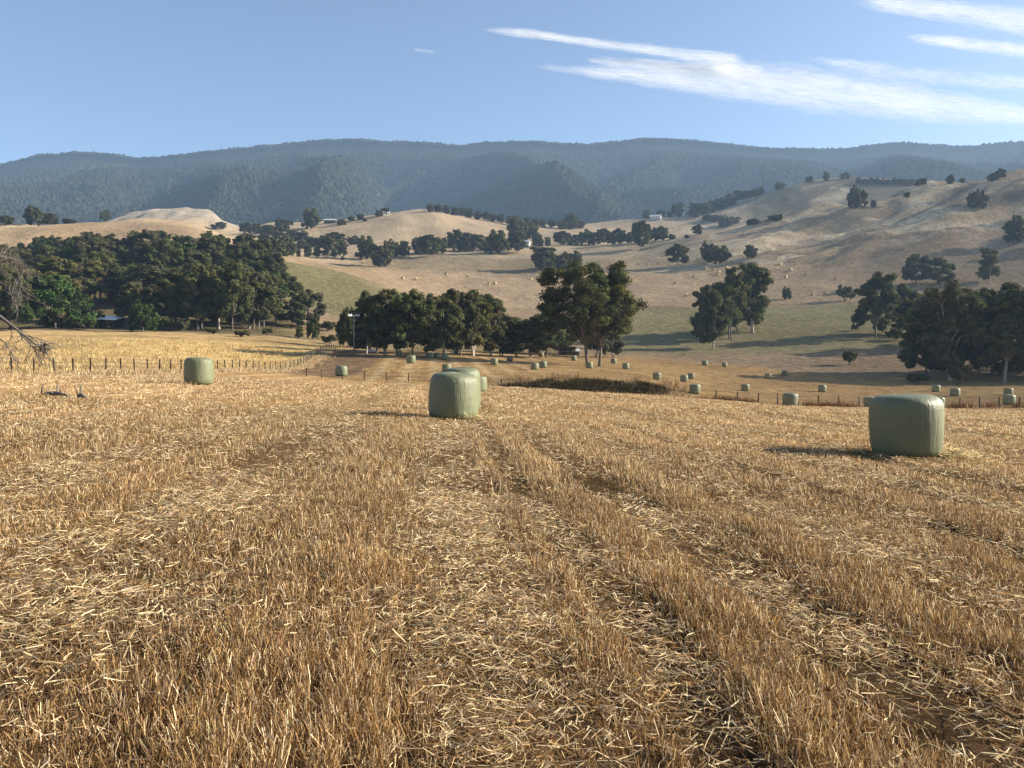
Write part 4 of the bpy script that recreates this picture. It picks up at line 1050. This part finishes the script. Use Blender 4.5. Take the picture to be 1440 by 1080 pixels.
# ------------------------------------------------------------------ clouds: thin high sheets of ice cloud
def cloud_mat():
    m, t, ns, ls = nt('ice_cloud')
    uv = N(ns, 'ShaderNodeUVMap').outputs[0]
    at_ = N(ns, 'ShaderNodeAttribute', attribute_name='edge').outputs['Fac']
    n1 = noise(ns, ls, uv, 1.0, 7, .66, (2.2, 3.4, 1)); n2 = noise(ns, ls, uv, 1.0, 6, .7, (5.5, 34.0, 1))
    n3 = noise(ns, ls, uv, 1.0, 4, .6, (4.0, 85.0, 1))
    sm = mul(ns, ls, mul(ns, ls, mapr(ns, ls, n1, .32, .68, 0, .36), mapr(ns, ls, n2, .3, .7, 0, .40), 'ADD'), mapr(ns, ls, n3, .3, .7, 0, .28), 'ADD')
    a = mul(ns, ls, mul(ns, ls, at_, 1.32), mul(ns, ls, mul(ns, ls, sm, -1.2), 1.2, 'ADD'), 'SUBTRACT')
    al = mapr(ns, ls, a, -.02, .95, 0, .82)
    d = N(ns, 'ShaderNodeBsdfDiffuse'); d.inputs[0].default_value = (.74, .73, .71, 1)
    tr = N(ns, 'ShaderNodeBsdfTranslucent'); tr.inputs[0].default_value = (.76, .75, .73, 1)
    mx = N(ns, 'ShaderNodeMixShader'); mx.inputs[0].default_value = .7; ls.new(d.outputs[0], mx.inputs[1]); ls.new(tr.outputs[0], mx.inputs[2])
    tp = N(ns, 'ShaderNodeBsdfTransparent')
    m2 = N(ns, 'ShaderNodeMixShader'); ls.new(al, m2.inputs[0]); ls.new(tp.outputs[0], m2.inputs[1]); ls.new(mx.outputs[0], m2.inputs[2])
    o = N(ns, 'ShaderNodeOutputMaterial'); ls.new(m2.outputs[0], o.inputs[0]); return m
M_CLOUD = cloud_mat()
SUNV = Vector((math.sin(R(SUN_AZ)) * math.cos(R(SUN_EL)), math.cos(R(SUN_AZ)) * math.cos(R(SUN_EL)), math.sin(R(SUN_EL))))
def cloud(axis, label, alt=2600., seed=0, dens=1.0):
    """axis: list of (u, v centre, half width px); the sheet hangs at one height"""
    A = np.array(axis, float); n = 90; k = 26
    q = np.linspace(0, 1, n); d = np.concatenate([[0], np.cumsum(np.hypot(np.diff(A[:, 0]), np.diff(A[:, 1])))]); d /= d[-1]
    U = np.interp(q, d, A[:, 0]); Vc = np.interp(q, d, A[:, 1]); Wd = np.interp(q, d, A[:, 2])
    c = np.linspace(-1, 1, k)
    UU = np.repeat(U[:, None], k, 1); VV = Vc[:, None] + 1.35 * Wd[:, None] * c[None]
    s, t = st(UU, VV); al = alt + 22 * (fbm(UU / 60 + seed, VV / 14, 301 + seed, 3) - .5)
    Y = (al - EZ) / t; Pn = np.stack([s * Y, Y, al], -1).reshape(-1, 3)
    ctr = Pn.mean(0)
    me = np_mesh('cirrus_cloud', Pn - ctr, [grid_faces(n, k)], M_CLOUD, None, True)
    edge = ((1 - np.abs(c) ** 1.7)[None] * np.clip(np.minimum(q / .16, (1 - q) / .08), 0, 1)[:, None] ** .6 * dens).ravel()
    a = me.attributes.new('edge', 'FLOAT', 'POINT'); a.data.foreach_set('value', edge.astype(np.float32))
    uvl = me.uv_layers.new(name='UVMap')
    uvx = (UU / 150. + seed * 3.1).ravel(); uvy = (VV / 60. + seed * 1.7 - UU / 460.).ravel()
    li = np.empty(len(me.loops), dtype=np.int32); me.loops.foreach_get('vertex_index', li)
    uvl.data.foreach_set('uv', np.stack([uvx[li], uvy[li]], 1).astype(np.float32).ravel())
    tag(mobj('cirrus_cloud', me, loc=ctr), label, 'cloud', 'streaks of high cloud')
cloud([(715, 88, 5), (800, 98, 7), (900, 107, 15), (1000, 113, 26), (1100, 120, 36), (1200, 130, 38), (1300, 146, 30), (1400, 158, 19), (1500, 168, 10), (1580, 176, 5)], 'long white wedge of cloud, the largest, crossing the right sky', seed=1)
cloud([(668, 41, 6), (740, 47, 8), (800, 55, 7), (880, 66, 9), (960, 76, 10), (1060, 90, 14)], 'thin cloud streak forming the upper left prong of the large wedge', 2660, 2)
cloud([(815, 83, 6), (880, 88, 8), (960, 96, 12), (1080, 104, 14)], 'short cloud streak between the two left prongs of the large wedge', 2560, 3)
cloud([(1190, -4, 12), (1260, 8, 14), (1340, 16, 18), (1420, 28, 22), (1520, 44, 26)], 'white cloud band in the top right corner of the sky', 2600, 4)
cloud([(1262, 50, 6), (1330, 58, 10), (1400, 66, 12), (1520, 82, 14)], 'narrow white cloud band just below the top right one', 2620, 5)
cloud([(1110, 78, 6), (1200, 92, 12), (1300, 104, 16), (1400, 114, 14), (1500, 124, 12)], 'faint ragged cloud wisps above the right end of the large wedge', 2680, 6, .72)
cloud([(578, 69, 3), (595, 71, 4.5), (612, 74, 3)], 'tiny cloud wisp left of the large wedge', 2600, 7, .55)

# ------------------------------------------------------------------ haze
HX, HY0, HY1, HZ0, HZ1 = 4900., -30., 3260., float(min(TAB.min(), -10)) - 6, float(TAB.max()) + 60
mb = MB(); mb.box((-HX, HY0, HZ0), (HX, HY1, HZ1))
m, t, ns, ls = nt('valley_haze')
pv = N(ns, 'ShaderNodeVolumePrincipled'); pv.inputs['Color'].default_value = (.46, .69, 1.0, 1); pv.inputs['Density'].default_value = 1.3e-4; pv.inputs['Anisotropy'].default_value = .12
o = N(ns, 'ShaderNodeOutputMaterial'); ls.new(pv.outputs[0], o.inputs['Volume'])
tag(mobj('haze', mb.mesh('haze', m)), 'thin blue morning haze filling the valley', 'haze', kind='stuff')

# ------------------------------------------------------------------ world, sun, camera
w = bpy.data.worlds.new('World'); scene.world = w; w.use_nodes = True
t = w.node_tree; t.nodes.clear()
sky = t.nodes.new('ShaderNodeTexSky'); sky.sky_type = 'NISHITA'; sky.sun_disc = False
sky.sun_elevation = R(SUN_EL); sky.sun_rotation = R(SUN_AZ); sky.air_density = .8; sky.dust_density = 1.5; sky.ozone_density = 2.0; sky.altitude = 300
bg = t.nodes.new('ShaderNodeBackground'); bg.inputs[1].default_value = .068
ow = t.nodes.new('ShaderNodeOutputWorld'); t.links.new(sky.outputs[0], bg.inputs[0]); t.links.new(bg.outputs[0], ow.inputs[0])
sl = bpy.data.lights.new('sun', 'SUN'); sl.energy = 5.0; sl.angle = R(.5); sl.color = (1.0, .91, .77)
so = link(bpy.data.objects.new('sun', sl)); so.rotation_euler = (-SUNV).to_track_quat('-Z', 'Y').to_euler()
cam = bpy.data.cameras.new('camera'); cam.sensor_width = 36; cam.lens = 36 * F / W0; cam.clip_start = .1; cam.clip_end = 60000
co = link(bpy.data.objects.new('camera', cam)); co.location = (0, 0, EZ); co.rotation_euler = (R(90) - PITCH, 0, 0)
scene.camera = co
scene.view_settings.view_transform = 'Standard'; scene.view_settings.look = 'None'; scene.view_settings.exposure = 1.56; scene.view_settings.gamma = 1
cy = scene.cycles
cy.max_bounces = 6; cy.diffuse_bounces = 3; cy.glossy_bounces = 2; cy.transmission_bounces = 3; cy.volume_bounces = 0; cy.transparent_max_bounces = 8
cy.use_denoising = True
